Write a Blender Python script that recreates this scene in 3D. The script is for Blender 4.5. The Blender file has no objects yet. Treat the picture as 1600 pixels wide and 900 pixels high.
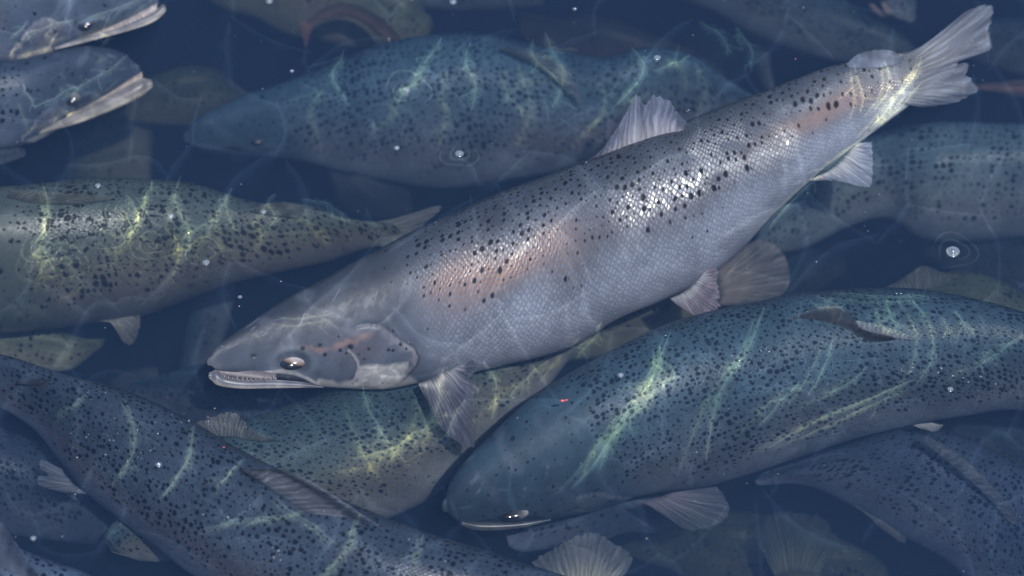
import bpy, math, random
import numpy as np
from mathutils import Vector

random.seed(7)
rng = np.random.default_rng(11)
SC = bpy.context.scene
COL = SC.collection

# ------------------------------------------------------------------ camera, sky, sun, exposure
ELEV, DIST, MPP = math.radians(50), 6.0, 0.0007          # metres per photo pixel (1600 wide) at the water line
cam_d = bpy.data.cameras.new('camera')
cam = bpy.data.objects.new('camera', cam_d)
COL.objects.link(cam)
cam.location = (0, -DIST * math.cos(ELEV), DIST * math.sin(ELEV))
cam.rotation_euler = (math.pi / 2 - ELEV, 0, 0)
cam_d.sensor_width = 36
cam_d.lens = 36 * DIST / (1600 * MPP)
cam_d.clip_start, cam_d.clip_end = 0.1, 200
cam_d.dof.use_dof = True
cam_d.dof.focus_distance = DIST + 0.03
cam_d.dof.aperture_fstop = 3.6
SC.camera = cam

SUN_EL, SUN_AZ = math.radians(55), math.radians(168)      # azimuth clockwise from +Y
S = np.array([math.cos(SUN_EL) * math.sin(SUN_AZ), math.cos(SUN_EL) * math.cos(SUN_AZ), math.sin(SUN_EL)])
world = bpy.data.worlds.new('World')
SC.world = world
world.use_nodes = True
wn = world.node_tree
sky = wn.nodes.new('ShaderNodeTexSky')
sky.sky_type = 'NISHITA'
sky.sun_disc = False
sky.sun_elevation, sky.sun_rotation = SUN_EL, SUN_AZ
wn.links.new(sky.outputs[0], wn.nodes['Background'].inputs[0])
wn.nodes['Background'].inputs[1].default_value = 0.15
sun_d = bpy.data.lights.new('sun', 'SUN')
sun_d.energy, sun_d.angle, sun_d.color = 4.2, math.radians(0.5), (1, 0.99, 0.965)
sun = bpy.data.objects.new('sun', sun_d)
COL.objects.link(sun)
sun.rotation_euler = Vector(S).to_track_quat('Z', 'Y').to_euler()
SC.view_settings.view_transform = 'Standard'
SC.view_settings.look = 'None'
SC.view_settings.gamma = 1
SC.view_settings.exposure = 0.0
SC.cycles.use_denoising = True
SC.cycles.volume_bounces = 2
SC.cycles.max_bounces = 8
SC.cycles.transparent_max_bounces = 24

CAM = np.array(cam.location)
RT = np.array([1.0, 0, 0])
UP = np.array([0, math.sin(ELEV), math.cos(ELEV)])
FW = np.array([0, math.cos(ELEV), -math.sin(ELEV)])
K = MPP / DIST


def ray(px, py):
    px, py = np.asarray(px, float), np.asarray(py, float)
    return FW + RT * ((px - 800) * K)[..., None] + UP * ((450 - py) * K)[..., None]


def pt(px, py, d):                                         # point seen at a pixel, at distance d along the view axis
    return CAM + ray(px, py) * np.asarray(d, float)[..., None]


def at(px, py, z):                                         # point seen at a pixel, on the level z
    r = ray(px, py)
    return CAM + r * ((np.asarray(z, float) - CAM[2]) / r[..., 2])[..., None]


def project(P):
    q = P - CAM
    d = q @ FW
    return 800 + (q @ RT) / (d * K), 450 - (q @ UP) / (d * K), d


def smooth(a, b, x):
    t = np.clip((x - a) / (b - a), 0, 1)
    return t * t * (3 - 2 * t)


def mixc(c, col, w):
    return c + (np.asarray(col, float) - c) * np.asarray(w)[..., None]


def curve(pts, n, dens=None):
    """Catmull-Rom through pts (any dimension), n samples evenly spread by length of the first columns."""
    p = np.asarray(pts, float)
    m = len(p)
    t = np.concatenate([[0], np.cumsum(np.maximum(np.linalg.norm(np.diff(p, axis=0), axis=1), 1e-9))])
    u = np.linspace(0, t[-1], n) if dens is None else np.interp(np.linspace(0, 1, n), np.linspace(0, 1, len(dens)), np.asarray(dens)) * t[-1]
    i = np.clip(np.searchsorted(t, u, side='right') - 1, 0, m - 2)
    h = (t[i + 1] - t[i])
    x = (u - t[i]) / h
    tan = np.zeros_like(p)
    for k in range(m):
        if k == 0: tan[k] = (p[1] - p[0]) / (t[1] - t[0])
        elif k == m - 1: tan[k] = (p[-1] - p[-2]) / (t[-1] - t[-2])
        else: tan[k] = (p[k + 1] - p[k - 1]) / (t[k + 1] - t[k - 1])
    x = x[:, None]
    h = h[:, None]
    return ((2 * x**3 - 3 * x**2 + 1) * p[i] + (x**3 - 2 * x**2 + x) * h * tan[i]
            + (-2 * x**3 + 3 * x**2) * p[i + 1] + (x**3 - x**2) * h * tan[i + 1]), u / t[-1], t / t[-1]


def dist_poly(x, y, pts):
    d = np.full(x.shape, 1e9)
    for (ax, ay), (bx, by) in zip(pts[:-1], pts[1:]):
        vx, vy = bx - ax, by - ay
        t = np.clip(((x - ax) * vx + (y - ay) * vy) / (vx * vx + vy * vy + 1e-9), 0, 1)
        d = np.minimum(d, np.hypot(x - ax - t * vx, y - ay - t * vy))
    return d


def inside(x, y, poly):
    r = np.zeros(x.shape, bool)
    for (ax, ay), (bx, by) in zip(poly, poly[1:] + poly[:1]):
        c = ((ay > y) != (by > y)) & (x < (bx - ax) * (y - ay) / ((by - ay) if by != ay else 1e-9) + ax)
        r ^= c
    return r


def wob(x, y, f, seed=0):                                  # cheap smooth noise, -1..1
    r = np.random.default_rng(seed)
    s = 0
    for k in range(6):
        a, p = r.uniform(0, 6.28), r.uniform(0, 6.28)
        g = f * r.uniform(0.6, 1.8)
        s = s + np.sin((x * math.cos(a) + y * math.sin(a)) * g + p + 1.3 * np.sin((x * math.sin(a) - y * math.cos(a)) * g * 0.7 + p * 2))
    return s / 3.2


# ------------------------------------------------------------------ mesh and property helpers
def tag(o, label=None, cat=None, group=None, kind=None):
    for k, v in (('label', label), ('category', cat), ('group', group), ('kind', kind)):
        if v: o[k] = v
    return o


def build(name, V, F, mat, parent=None, attrs=None, smooth_shade=True):
    V = np.asarray(V, float)
    if parent is not None:
        base = parent
        off = np.zeros(3)
        while base is not None:
            off += np.array(base.location)
            base = base.parent
        V = V - off
    me = bpy.data.meshes.new(name)
    me.vertices.add(len(V))
    me.vertices.foreach_set('co', V.ravel())
    F = np.asarray(F, np.int32)
    n = F.shape[1]
    me.loops.add(F.size)
    me.polygons.add(len(F))
    me.loops.foreach_set('vertex_index', F.ravel())
    me.polygons.foreach_set('loop_start', np.arange(len(F), dtype=np.int32) * n)
    me.polygons.foreach_set('use_smooth', np.full(len(F), smooth_shade))
    for k, (typ, a) in (attrs or {}).items():
        at_ = me.attributes.new(k, typ, 'POINT')
        if typ == 'FLOAT_COLOR':
            a = np.concatenate([a, np.ones((len(a), 1))], 1) if a.shape[1] == 3 else a
            at_.data.foreach_set('color', a.ravel())
        elif typ == 'FLOAT':
            at_.data.foreach_set('value', a.ravel())
        else:
            at_.data.foreach_set('vector', a.ravel())
    me.update(calc_edges=True)
    me.validate()
    me.materials.append(mat)
    o = bpy.data.objects.new(name, me)
    COL.objects.link(o)
    o.parent = parent
    return o


def grid_faces(nr, nc, wrap=False, flip=False):
    i = np.arange(nr - 1)[:, None] * nc
    j = np.arange(nc if wrap else nc - 1)[None, :]
    j2 = (j + 1) % nc
    F = np.stack([i + j, i + nc + j, i + nc + j2, i + j2], -1).reshape(-1, 4)
    return F[:, ::-1] if flip else F


# ------------------------------------------------------------------ materials
class NT:
    def __init__(self, name):
        self.m = bpy.data.materials.new(name)
        self.m.use_nodes = True
        self.t = self.m.node_tree
        self.t.nodes.clear()
        self.out = self.n('OutputMaterial')

    def n(self, typ, **kw):
        nd = self.t.nodes.new('ShaderNode' + typ)
        for k, v in kw.items(): setattr(nd, k, v)
        return nd

    def put(self, sock, v):
        if hasattr(v, 'links'): self.t.links.new(v, sock)
        elif isinstance(v, (tuple, list)) and len(v) == 3 and sock.type == 'RGBA': sock.default_value = (*v, 1)
        else: sock.default_value = v

    def math(self, op, a, b=0.0, c=None, clamp=False):
        nd = self.n('Math', operation=op, use_clamp=clamp)
        self.put(nd.inputs[0], a)
        self.put(nd.inputs[1], b)
        if c is not None: self.put(nd.inputs[2], c)
        return nd.outputs[0]

    def vmath(self, op, a, b=None, s=None):
        nd = self.n('VectorMath', operation=op)
        self.put(nd.inputs[0], a)
        if b is not None: self.put(nd.inputs[1], b)
        if s is not None: self.put(nd.inputs['Scale'], s)
        return nd.outputs[1] if op in ('LENGTH', 'DOT_PRODUCT') else nd.outputs[0]

    def mix(self, f, a, b, blend='MIX'):
        nd = self.n('Mix', data_type='RGBA', blend_type=blend)
        self.put(nd.inputs[0], f)
        self.put(nd.inputs[6], a)
        self.put(nd.inputs[7], b)
        return nd.outputs[2]

    def ramp(self, x, a, b, lo=0.0, hi=1.0):
        nd = self.n('MapRange', interpolation_type='SMOOTHSTEP')
        self.put(nd.inputs[0], x)
        for i, v in enumerate((a, b, lo, hi)): self.put(nd.inputs[i + 1], v)
        return nd.outputs[0]

    def attr(self, name):
        return self.n('Attribute', attribute_name=name)

    def sep(self, v):
        nd = self.n('SeparateXYZ')
        self.put(nd.inputs[0], v)
        return nd.outputs

    def comb(self, x, y, z=0.0):
        nd = self.n('CombineXYZ')
        for i, v in enumerate((x, y, z)): self.put(nd.inputs[i], v)
        return nd.outputs[0]

    def noise(self, vec, scale, detail=3, rough=0.5, color=False):
        nd = self.n('TexNoise')
        self.put(nd.inputs['Vector'], vec)
        nd.inputs['Scale'].default_value = scale
        nd.inputs['Detail'].default_value = detail
        nd.inputs['Roughness'].default_value = rough
        return nd.outputs[1 if color else 0]

    def voro(self, vec, scale, feature='F1', dims='3D', rand=1.0):
        nd = self.n('TexVoronoi', feature=feature, voronoi_dimensions=dims)
        self.put(nd.inputs['Vector'], vec)
        nd.inputs['Scale'].default_value = scale
        nd.inputs['Randomness'].default_value = rand
        return nd.outputs

    def bsdf(self, **kw):
        nd = self.n('BsdfPrincipled')
        for k, v in kw.items(): self.put(nd.inputs[k.replace('_', ' ')], v)
        return nd

    def end(self, surf):
        self.t.links.new(surf, self.out.inputs['Surface'])
        return self.m


def skin_material(name, cell=0.0125, spot=0.24, spot_col=(0.012, 0.015, 0.022), ds=0.0085, rows=7.5, edge=0.6, edge_col=(0.5, 0.22, 0.1),
                  warp=0.0022, warp_scale=60, tilt=0.22, metal=0.45, rough=0.33, spec=0.4, second=0.0, bump=0.5, rnd=0.72):
    """Salmon skin: pigment and masks come with the mesh, scales and dark spots are laid out in the fish's own body space."""
    t = NT(name)
    rest, body, pig, msk = t.attr('rest'), t.attr('body'), t.attr('pigment'), t.attr('mask')
    mR, mG, mB = t.sep(msk.outputs['Vector'])
    glint = t.attr('silver').outputs['Fac']  # painted glint: whitens the scales where the sun highlight belongs
    s, th, hf = t.sep(body.outputs['Vector'])
    # scales: a diamond lattice over length and girth
    A = t.math('DIVIDE', s, ds)
    B = t.math('MULTIPLY', th, rows)
    jit = t.noise(rest.outputs['Vector'], 45, 2, color=True)
    jx, jy, _ = t.sep(jit)
    A = t.math('ADD', A, t.math('MULTIPLY_ADD', jx, 1.5, -0.75))
    B = t.math('ADD', B, t.math('MULTIPLY_ADD', jy, 1.5, -0.75))
    P = t.comb(t.math('ADD', A, B), t.math('SUBTRACT', A, B))
    v1 = t.voro(P, 1.0, 'F1', '2D', 0.34)
    v2 = t.voro(P, 1.0, 'DISTANCE_TO_EDGE', '2D', 0.34)
    rim = t.ramp(v2[0], 0.0, 0.36, 1.0, 0.0)
    rim = t.math('MULTIPLY', rim, mG)
    cellr, cellg, cellb = t.sep(v1['Color'])
    # spots
    wv = t.vmath('SCALE', t.vmath('SUBTRACT', t.noise(rest.outputs['Vector'], warp_scale, 2, color=True), (0.5, 0.5, 0.5)), s=warp * 2)
    rp = t.vmath('ADD', rest.outputs['Vector'], wv)
    sv = t.voro(rp, 1 / cell, 'F1', '2D', rnd)
    sr, sg, sb = t.sep(sv['Color'])
    rad = t.math('MULTIPLY', t.math('MULTIPLY_ADD', t.math('POWER', sr, 1.6), 0.95, 0.55), spot)
    rad = t.math('MULTIPLY', rad, t.ramp(t.noise(rest.outputs['Vector'], 16, 2), 0.32, 0.62, 0.55, 1.15))
    rad = t.math('MULTIPLY', rad, t.ramp(t.math('SUBTRACT', mR, sg), -0.15, 0.2))
    spots = t.ramp(t.math('SUBTRACT', sv['Distance'], rad), -0.12, 0.09, 1.0, 0.0)
    spots = t.math('MULTIPLY', spots, t.ramp(rad, 0.02, 0.08))
    if second:
        sv2 = t.voro(t.vmath('ADD', rp, (3.3, 1.7, 0)), 1 / (cell * 2.3), 'F1', '2D', 1.0)
        ar, ag, ab = t.sep(sv2['Color'])
        rad2 = t.math('MULTIPLY', t.math('MULTIPLY', t.math('MULTIPLY_ADD', ar, 0.8, 0.5), second), t.ramp(t.math('SUBTRACT', mR, ag), 0.0, 0.2))
        spots = t.math('MAXIMUM', spots, t.math('MULTIPLY', t.ramp(t.math('SUBTRACT', sv2['Distance'], rad2), -0.05, 0.02, 1.0, 0.0), t.ramp(rad2, 0.02, 0.05)))
    mott = t.noise(rest.outputs['Vector'], 22, 4, 0.6)
    fine = t.noise(rest.outputs['Vector'], 420, 2, 0.6)
    c = t.mix(1.0, pig.outputs['Color'], t.comb(*[t.math('MULTIPLY', t.ramp(mott, 0.25, 0.75, 0.78, 1.22), t.ramp(fine, 0.2, 0.8, 0.88, 1.12))] * 3), 'MULTIPLY')
    cellvar = t.math('MULTIPLY_ADD', t.math('MULTIPLY', t.math('SUBTRACT', cellr, 0.5), mG), 0.22, 1.0)
    c = t.mix(1.0, c, t.comb(cellvar, cellvar, cellvar), 'MULTIPLY')
    c = t.mix(t.math('MULTIPLY', rim, edge), c, t.mix(0.75, c, (0.02, 0.025, 0.035)))
    c = t.mix(t.math('MULTIPLY', t.math('MULTIPLY', rim, mB), 0.85), c, edge_col)
    c = t.mix(t.math('MULTIPLY', spots, 0.95), c, spot_col)
    # relief
    dome = t.math('MULTIPLY', t.math('SUBTRACT', 1.0, rim), mG)
    bm = t.n('Bump')
    bm.inputs['Strength'].default_value = bump
    bm.inputs['Distance'].default_value = 0.0009
    t.put(bm.inputs['Height'], t.math('ADD', t.math('MULTIPLY', v2[0], mG), t.math('MULTIPLY', fine, 0.12)))
    tv = t.vmath('SCALE', t.vmath('SUBTRACT', v1['Color'], (0.5, 0.5, 0.5)), s=t.math('MULTIPLY', t.math('MULTIPLY', mG, tilt * 2), t.math('MULTIPLY_ADD', glint, 1.9, 0.28)))
    nrm = t.vmath('NORMALIZE', t.vmath('ADD', bm.outputs[0], tv))
    met = t.math('MULTIPLY', t.math('MULTIPLY', dome, t.math('SUBTRACT', 1.0, spots)), t.math('MULTIPLY_ADD', glint, 0.75, metal), clamp=True)
    c = t.mix(t.math('MULTIPLY', t.math('MULTIPLY', glint, dome), t.math('SUBTRACT', 1.0, spots)), c, (0.72, 0.71, 0.69))
    b = t.bsdf(Base_Color=c, Metallic=met, Roughness=t.math('ADD', t.math('MULTIPLY_ADD', cellb, 0.12, rough), t.math('MULTIPLY_ADD', mG, -0.13, 0.13)), Normal=nrm, Specular_IOR_Level=t.math('MULTIPLY', t.math('MULTIPLY_ADD', spots, -0.85, 1.0), spec))
    return t.end(b.outputs[0])


def fin_material(name, rays=26, thin=0.55, trans=0.5, fade=0.16):
    t = NT(name)
    fin, pig = t.attr('fin'), t.attr('pigment')
    u, v, _ = t.sep(fin.outputs['Vector'])
    nz = t.noise(t.comb(t.math('MULTIPLY', u, 6.0), t.math('MULTIPLY', v, 1.5)), 1.0, 3)
    uu = t.math('ADD', u, t.math('MULTIPLY', t.math('SUBTRACT', nz, 0.5), 0.16))
    w = t.math('SINE', t.math('MULTIPLY', uu, rays * 6.2832))
    w2 = t.math('SINE', t.math('MULTIPLY', uu, rays * 2.37 * 6.2832))
    ray_ = t.ramp(t.math('ADD', w, t.math('MULTIPLY', w2, t.math('MULTIPLY', v, 0.8))), -0.9, 1.3)
    str_ = t.noise(t.comb(t.math('MULTIPLY', u, rays * 1.6), t.math('MULTIPLY', v, 1.2)), 1.0, 3)
    k = t.math('MULTIPLY', t.ramp(ray_, 0, 1, 0.84, 1.1), t.ramp(str_, 0.3, 0.7, 0.72, 1.22))
    c = t.mix(1.0, pig.outputs['Color'], t.comb(k, k, k), 'MULTIPLY')
    bm = t.n('Bump')
    bm.inputs['Strength'].default_value = 0.35
    bm.inputs['Distance'].default_value = 0.0005
    t.put(bm.inputs['Height'], ray_)
    b = t.bsdf(Base_Color=c, Roughness=0.45, Normal=bm.outputs[0], Specular_IOR_Level=0.3)
    tl = t.n('BsdfTranslucent')
    t.put(tl.inputs['Color'], c)
    m1 = t.n('MixShader')
    m1.inputs[0].default_value = trans * 0.6
    t.t.links.new(b.outputs[0], m1.inputs[1])
    t.t.links.new(tl.outputs[0], m1.inputs[2])
    tr = t.n('BsdfTransparent')
    m2 = t.n('MixShader')
    root_ = t.ramp(t.math('ADD', v, t.math('MULTIPLY', t.math('SUBTRACT', str_, 0.5), fade * 0.5)), fade * 0.1, fade)
    alpha = t.math('MULTIPLY', t.ramp(v, 0.1, 1.0, 1.0, 1.0 - thin), t.math('MULTIPLY', t.ramp(ray_, 0, 1, 0.8, 1.0), t.ramp(str_, 0.3, 0.65, t.ramp(v, 0.2, 1.0, 1.0, 0.6), 1.0)), clamp=True)
    t.put(m2.inputs[0], t.math('MULTIPLY', alpha, root_))
    t.t.links.new(tr.outputs[0], m2.inputs[1])
    t.t.links.new(m1.outputs[0], m2.inputs[2])
    return t.end(m2.outputs[0])


def plain_material(name, rough=0.3, spec=0.5, noise=0.25, scale=90, coat=0.0):
    t = NT(name)
    pig = t.attr('pigment')
    g = t.n('TexCoord')
    nz = t.ramp(t.noise(g.outputs['Object'], scale, 4, 0.6), 0.25, 0.75, 1 - noise, 1 + noise)
    c = t.mix(1.0, pig.outputs['Color'], t.comb(nz, nz, nz), 'MULTIPLY')
    b = t.bsdf(Base_Color=c, Roughness=rough, Specular_IOR_Level=spec, Coat_Weight=coat)
    return t.end(b.outputs[0])


SKIN = {
    'silver': skin_material('silver_skin', cell=0.0096, spot=0.215, ds=0.0064, rows=10.4, edge=0.5, tilt=0.11, metal=0.06, rough=0.27, spec=0.25, edge_col=(0.32, 0.19, 0.14)),
    'teal': skin_material('teal_skin', cell=0.0077, spot=0.27, ds=0.006, rows=11, edge=0.25, tilt=0.06, metal=0.06, rough=0.42, spec=0.25, second=0.10, spot_col=(0.012, 0.021, 0.038), rnd=0.75, warp=0.0024),
    'slate': skin_material('slate_skin', cell=0.0085, spot=0.25, ds=0.0068, rows=10, edge=0.45, tilt=0.10, metal=0.1, rough=0.36, spec=0.4, second=0.12, spot_col=(0.008, 0.012, 0.022)),
    'rippled': skin_material('rippled_skin', cell=0.0082, spot=0.29, ds=0.0068, rows=10, edge=0.3, tilt=0.08, metal=0.05, warp=0.006, warp_scale=40, spot_col=(0.016, 0.02, 0.026), second=0.09, rnd=0.7),
    'far': skin_material('far_skin', cell=0.0085, spot=0.26, edge=0.15, tilt=0.04, metal=0.05, warp=0.004, warp_scale=40, spec=0.25, rnd=0.7),
}
FINM = {'clear': fin_material('clear_fin', 17, 0.6, 0.6), 'firm': fin_material('firm_fin', 20, 0.3, 0.45), 'tail': fin_material('tail_membrane', 21, 0.62, 0.6, 0.42), 'film': fin_material('film_fin', 2, 0.55, 0.6), 'dense': fin_material('dense_fin', 19, 0.55, 0.55)}
HARD = plain_material('jaw_skin', 0.35, 0.5, 0.42, 55)
EYEM = plain_material('eye_gloss', 0.14, 0.5, 0.12, 200, 0.25)
MOUTH = plain_material('mouth_lining', 0.4, 0.4, 0.25, 160)

STYLE = {   # back, flank, belly, girth fraction where the spots end, spot density
    'silver': ((0.056, 0.066, 0.086), (0.135, 0.142, 0.160), (0.30, 0.31, 0.35), 0.465, 0.93),
    'teal': ((0.034, 0.060, 0.078), (0.072, 0.094, 0.110), (0.25, 0.255, 0.275), 0.50, 0.95),
    'golden': ((0.040, 0.068, 0.075), (0.135, 0.145, 0.12), (0.33, 0.33, 0.32), 0.47, 0.95),
    'slate': ((0.036, 0.050, 0.072), (0.075, 0.092, 0.115), (0.21, 0.22, 0.265), 0.50, 0.88),
    'rippled': ((0.066, 0.085, 0.080), (0.115, 0.122, 0.10), (0.14, 0.145, 0.155), 0.52, 0.92),
    'far': ((0.060, 0.088, 0.095), (0.14, 0.155, 0.15), (0.24, 0.25, 0.25), 0.5, 0.7),
    'olive': ((0.10, 0.12, 0.08), (0.2, 0.21, 0.14), (0.32, 0.32, 0.24), 0.45, 0.6),
    'red': ((0.095, 0.07, 0.068), (0.20, 0.115, 0.105), (0.25, 0.22, 0.2), 0.1, 0.1),
}
SKIN_OF = {'golden': 'teal', 'olive': 'far', 'red': 'far'}

# ------------------------------------------------------------------ head markings, drawn once in the photo pixels of the large fish
RIM = [(556, 512), (560, 510), (575.5, 508), (593, 510), (607.5, 517), (620, 529), (634, 538), (646.7, 545), (654, 559.5), (650, 572), (640, 584), (630, 596)]
PREOP = [(545.5, 549), (553, 556), (559, 565), (560.7, 579.5), (556, 592), (551, 598)]
OPERC = [(548, 530), (556, 512), (575, 508), (593, 510), (607, 517), (620, 529), (634, 538), (647, 545), (654, 560), (650, 572), (640, 584), (630, 597), (600, 608), (556, 604), (560, 580), (546, 549)]
PLATE = [(560, 573), (575, 570), (602, 571), (625, 568), (637, 566), (634, 581), (625, 595), (611, 604), (597, 609), (553, 606)]
STREAK = [(466, 540), (488, 544), (505, 549), (527, 542), (541, 535), (562, 531.5), (577, 526)]
HSPOT = [(473, 544, 4), (500, 539, 3.6), (507.7, 554, 3.6), (529.5, 525.7, 2.6), (531.7, 547.5, 3.2), (547.7, 541.7, 4.8), (541, 552.5, 2.2), (560.7, 553.8, 2), (569, 561, 2.2),
         (576, 545, 2.8), (607, 546.7, 3), (614, 547.5, 3), (625.7, 537.5, 3.2), (614.5, 518, 2.6), (635, 545, 2.5)]


def head_marks(x, y):
    """Relief in millimetres (large fish's scale) and a list of (colour, weight) from pixel places on the large fish's head."""
    disp = np.zeros(x.shape)
    cols = []
    dr = dist_poly(x, y, RIM)
    ins = inside(x, y, OPERC)
    edge = dist_poly(x, y, OPERC + OPERC[:1])
    disp += np.where(ins, 1.2 * smooth(0, 4, dr) * np.exp(-dr / 22), 0) - np.where(ins, 0, 0.9 * np.exp(-(dr / 5) ** 2))
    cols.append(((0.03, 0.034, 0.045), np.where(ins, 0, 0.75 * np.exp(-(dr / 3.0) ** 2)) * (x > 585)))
    cols.append(((0.36, 0.31, 0.30), np.where(ins, 1, 0) * (1 - smooth(2, 14, dr + 5 * wob(x, y, 0.25, 3))) * 0.55 * smooth(515, 548, y)))
    cols.append(((0.24, 0.215, 0.225), np.where(ins, 1, 0) * (1 - smooth(2, 26, dr + 6 * wob(x, y, 0.15, 4))) * 0.42 * (1 - smooth(515, 548, y))))
    pl = inside(x, y, PLATE)
    de = dist_poly(x, y, PLATE + PLATE[:1])
    wpl = np.where(pl, 0.5 + 0.5 * smooth(0, 4, de), 0.5 * (1 - smooth(0, 3, de)))
    wr = wob(x * 0.8, y * 1.6, 0.15, 9)
    cols.append(((0.50, 0.46, 0.405), wpl * (0.8 + 0.2 * wr)))
    w2 = wob(x * 0.7 + y * 0.5, y * 1.3 - x * 0.2, 0.28, 19)
    cols.append(((0.66, 0.63, 0.58), wpl * smooth(0.3, 0.9, w2) * 0.6))
    cols.append(((0.24, 0.2, 0.2), wpl * np.exp(-(w2 / 0.13) ** 2) * 0.4))
    cols.append(((0.30, 0.25, 0.24), wpl * smooth(0.25, 0.8, wr) * 0.45))
    disp += np.where(pl, 0.5 * wr, 0)
    for k, (ax, ay, bx, by) in enumerate(((385, 512, 404, 498), (392, 516, 398, 511), (430, 500, 445, 497), (520, 470, 531, 452), (470, 505, 476, 490), (585, 470, 590, 455), (355, 545, 372, 537))):
        cols.append(((0.2, 0.21, 0.24), (1 - smooth(0.4, 1.8, dist_poly(x, y, [(ax, ay), (bx, by)]))) * 0.35))
    cols.append(((0.12, 0.13, 0.15), smooth(0.2, 0.9, wob(x, y, 0.09, 41)) * (x < 560) * 0.35))
    cols.append(((0.035, 0.042, 0.055), smooth(0.3, 1.0, wob(x, y, 0.11, 42)) * (x < 560) * 0.3))
    cols.append(((0.16, 0.12, 0.115), np.exp(-(np.hypot((x - 560) / 45, (y - 545) / 22)) ** 2) * 0.4))
    chin = dist_poly(x, y, [(500, 608), (545, 609), (600, 612), (640, 604)])
    cols.append(((0.46, 0.42, 0.36), (1 - smooth(7, 17, chin + 4 * wob(x, y, 0.16, 5))) * 0.9 * (x > 495)))
    cols.append(((0.27, 0.165, 0.13), (1 - smooth(0.5, 8, dist_poly(x, y, STREAK) + 3 * wob(x, y, 0.22, 2))) * (0.42 + 0.3 * wob(x, y, 0.12, 12))))
    dp = dist_poly(x, y, PREOP)
    cols.append(((0.36, 0.33, 0.31), (1 - smooth(0.8, 3.5, dp)) * 0.8))
    disp += -1.2 * np.exp(-((dp - 4) / 3) ** 2) * (~ins)
    mx = dist_poly(x, y, [(405, 583), (425, 580), (440, 578.5), (462, 582), (480, 590), (497, 600)])
    cols.append(((0.46, 0.42, 0.38), (1 - smooth(1.6, 4.0, mx)) * 0.95))
    disp += 1.8 * np.exp(-(mx / 4) ** 2)
    slot = [(432, 584.5), (452, 585), (472, 591), (484, 600), (470, 602), (450, 595)]
    cols.append(((0.055, 0.06, 0.075), np.where(inside(x, y, slot), 1.0, 1 - smooth(0, 2, dist_poly(x, y, slot + slot[:1])))))
    lip = dist_poly(x, y, [(424, 590), (440, 597), (456, 603), (480, 605), (496, 603)])
    cols.append(((0.42, 0.39, 0.35), (1 - smooth(1.5, 4, lip)) * 0.9))
    er = np.hypot((x - 458) / 25, (y - 566) / 16.5)
    cols.append(((0.055, 0.06, 0.072), (1 - smooth(0.75, 1.3, er)) * 0.75))
    cols.append(((0.16, 0.165, 0.18), np.exp(-((er - 1.35) / 0.22) ** 2) * 0.45))
    disp += -1.8 * (1 - smooth(0.5, 1.2, er)) + 0.5 * np.exp(-((er - 1.3) / 0.3) ** 2)
    nr = np.hypot((x - 396) / 5, (y - 557) / 3.5)
    cols.append(((0.02, 0.024, 0.032), (1 - smooth(0.4, 1.2, nr)) * 0.8))
    disp += -1.2 * (1 - smooth(0.3, 1.2, nr))
    cols.append(((0.19, 0.19, 0.195), np.exp(-((x - 333) / 14) ** 2) * np.exp(-((y - 578) / 12) ** 2) * 0.7))
    for sx, sy, r in HSPOT:
        d = np.hypot(x - sx, (y - sy) * 1.1) / r
        cols.append(((0.012, 0.014, 0.02), (1 - smooth(0.75, 1.15, d)) * 0.97))
    return disp, cols


MAP = {}                                                   # the large fish's own pixel map over (head fraction, girth angle)


def marks_for(hf, th, scale):
    gx, gy = MAP['x'], MAP['y']
    nr, nc = gx.shape
    i = np.clip(np.interp(hf, MAP['hf'], np.arange(nr)), 0, nr - 1.001)
    j = np.clip(np.abs(th) / math.pi * (nc - 1), 0, nc - 1.001)
    i0, j0 = i.astype(int), j.astype(int)
    fi, fj = i - i0, j - j0

    def bl(g): return (g[i0, j0] * (1 - fi) + g[i0 + 1, j0] * fi) * (1 - fj) + (g[i0, j0 + 1] * (1 - fi) + g[i0 + 1, j0 + 1] * fi) * fj
    return head_marks(bl(gx), bl(gy))


# ------------------------------------------------------------------ fish
class Fish:
    pass


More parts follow.
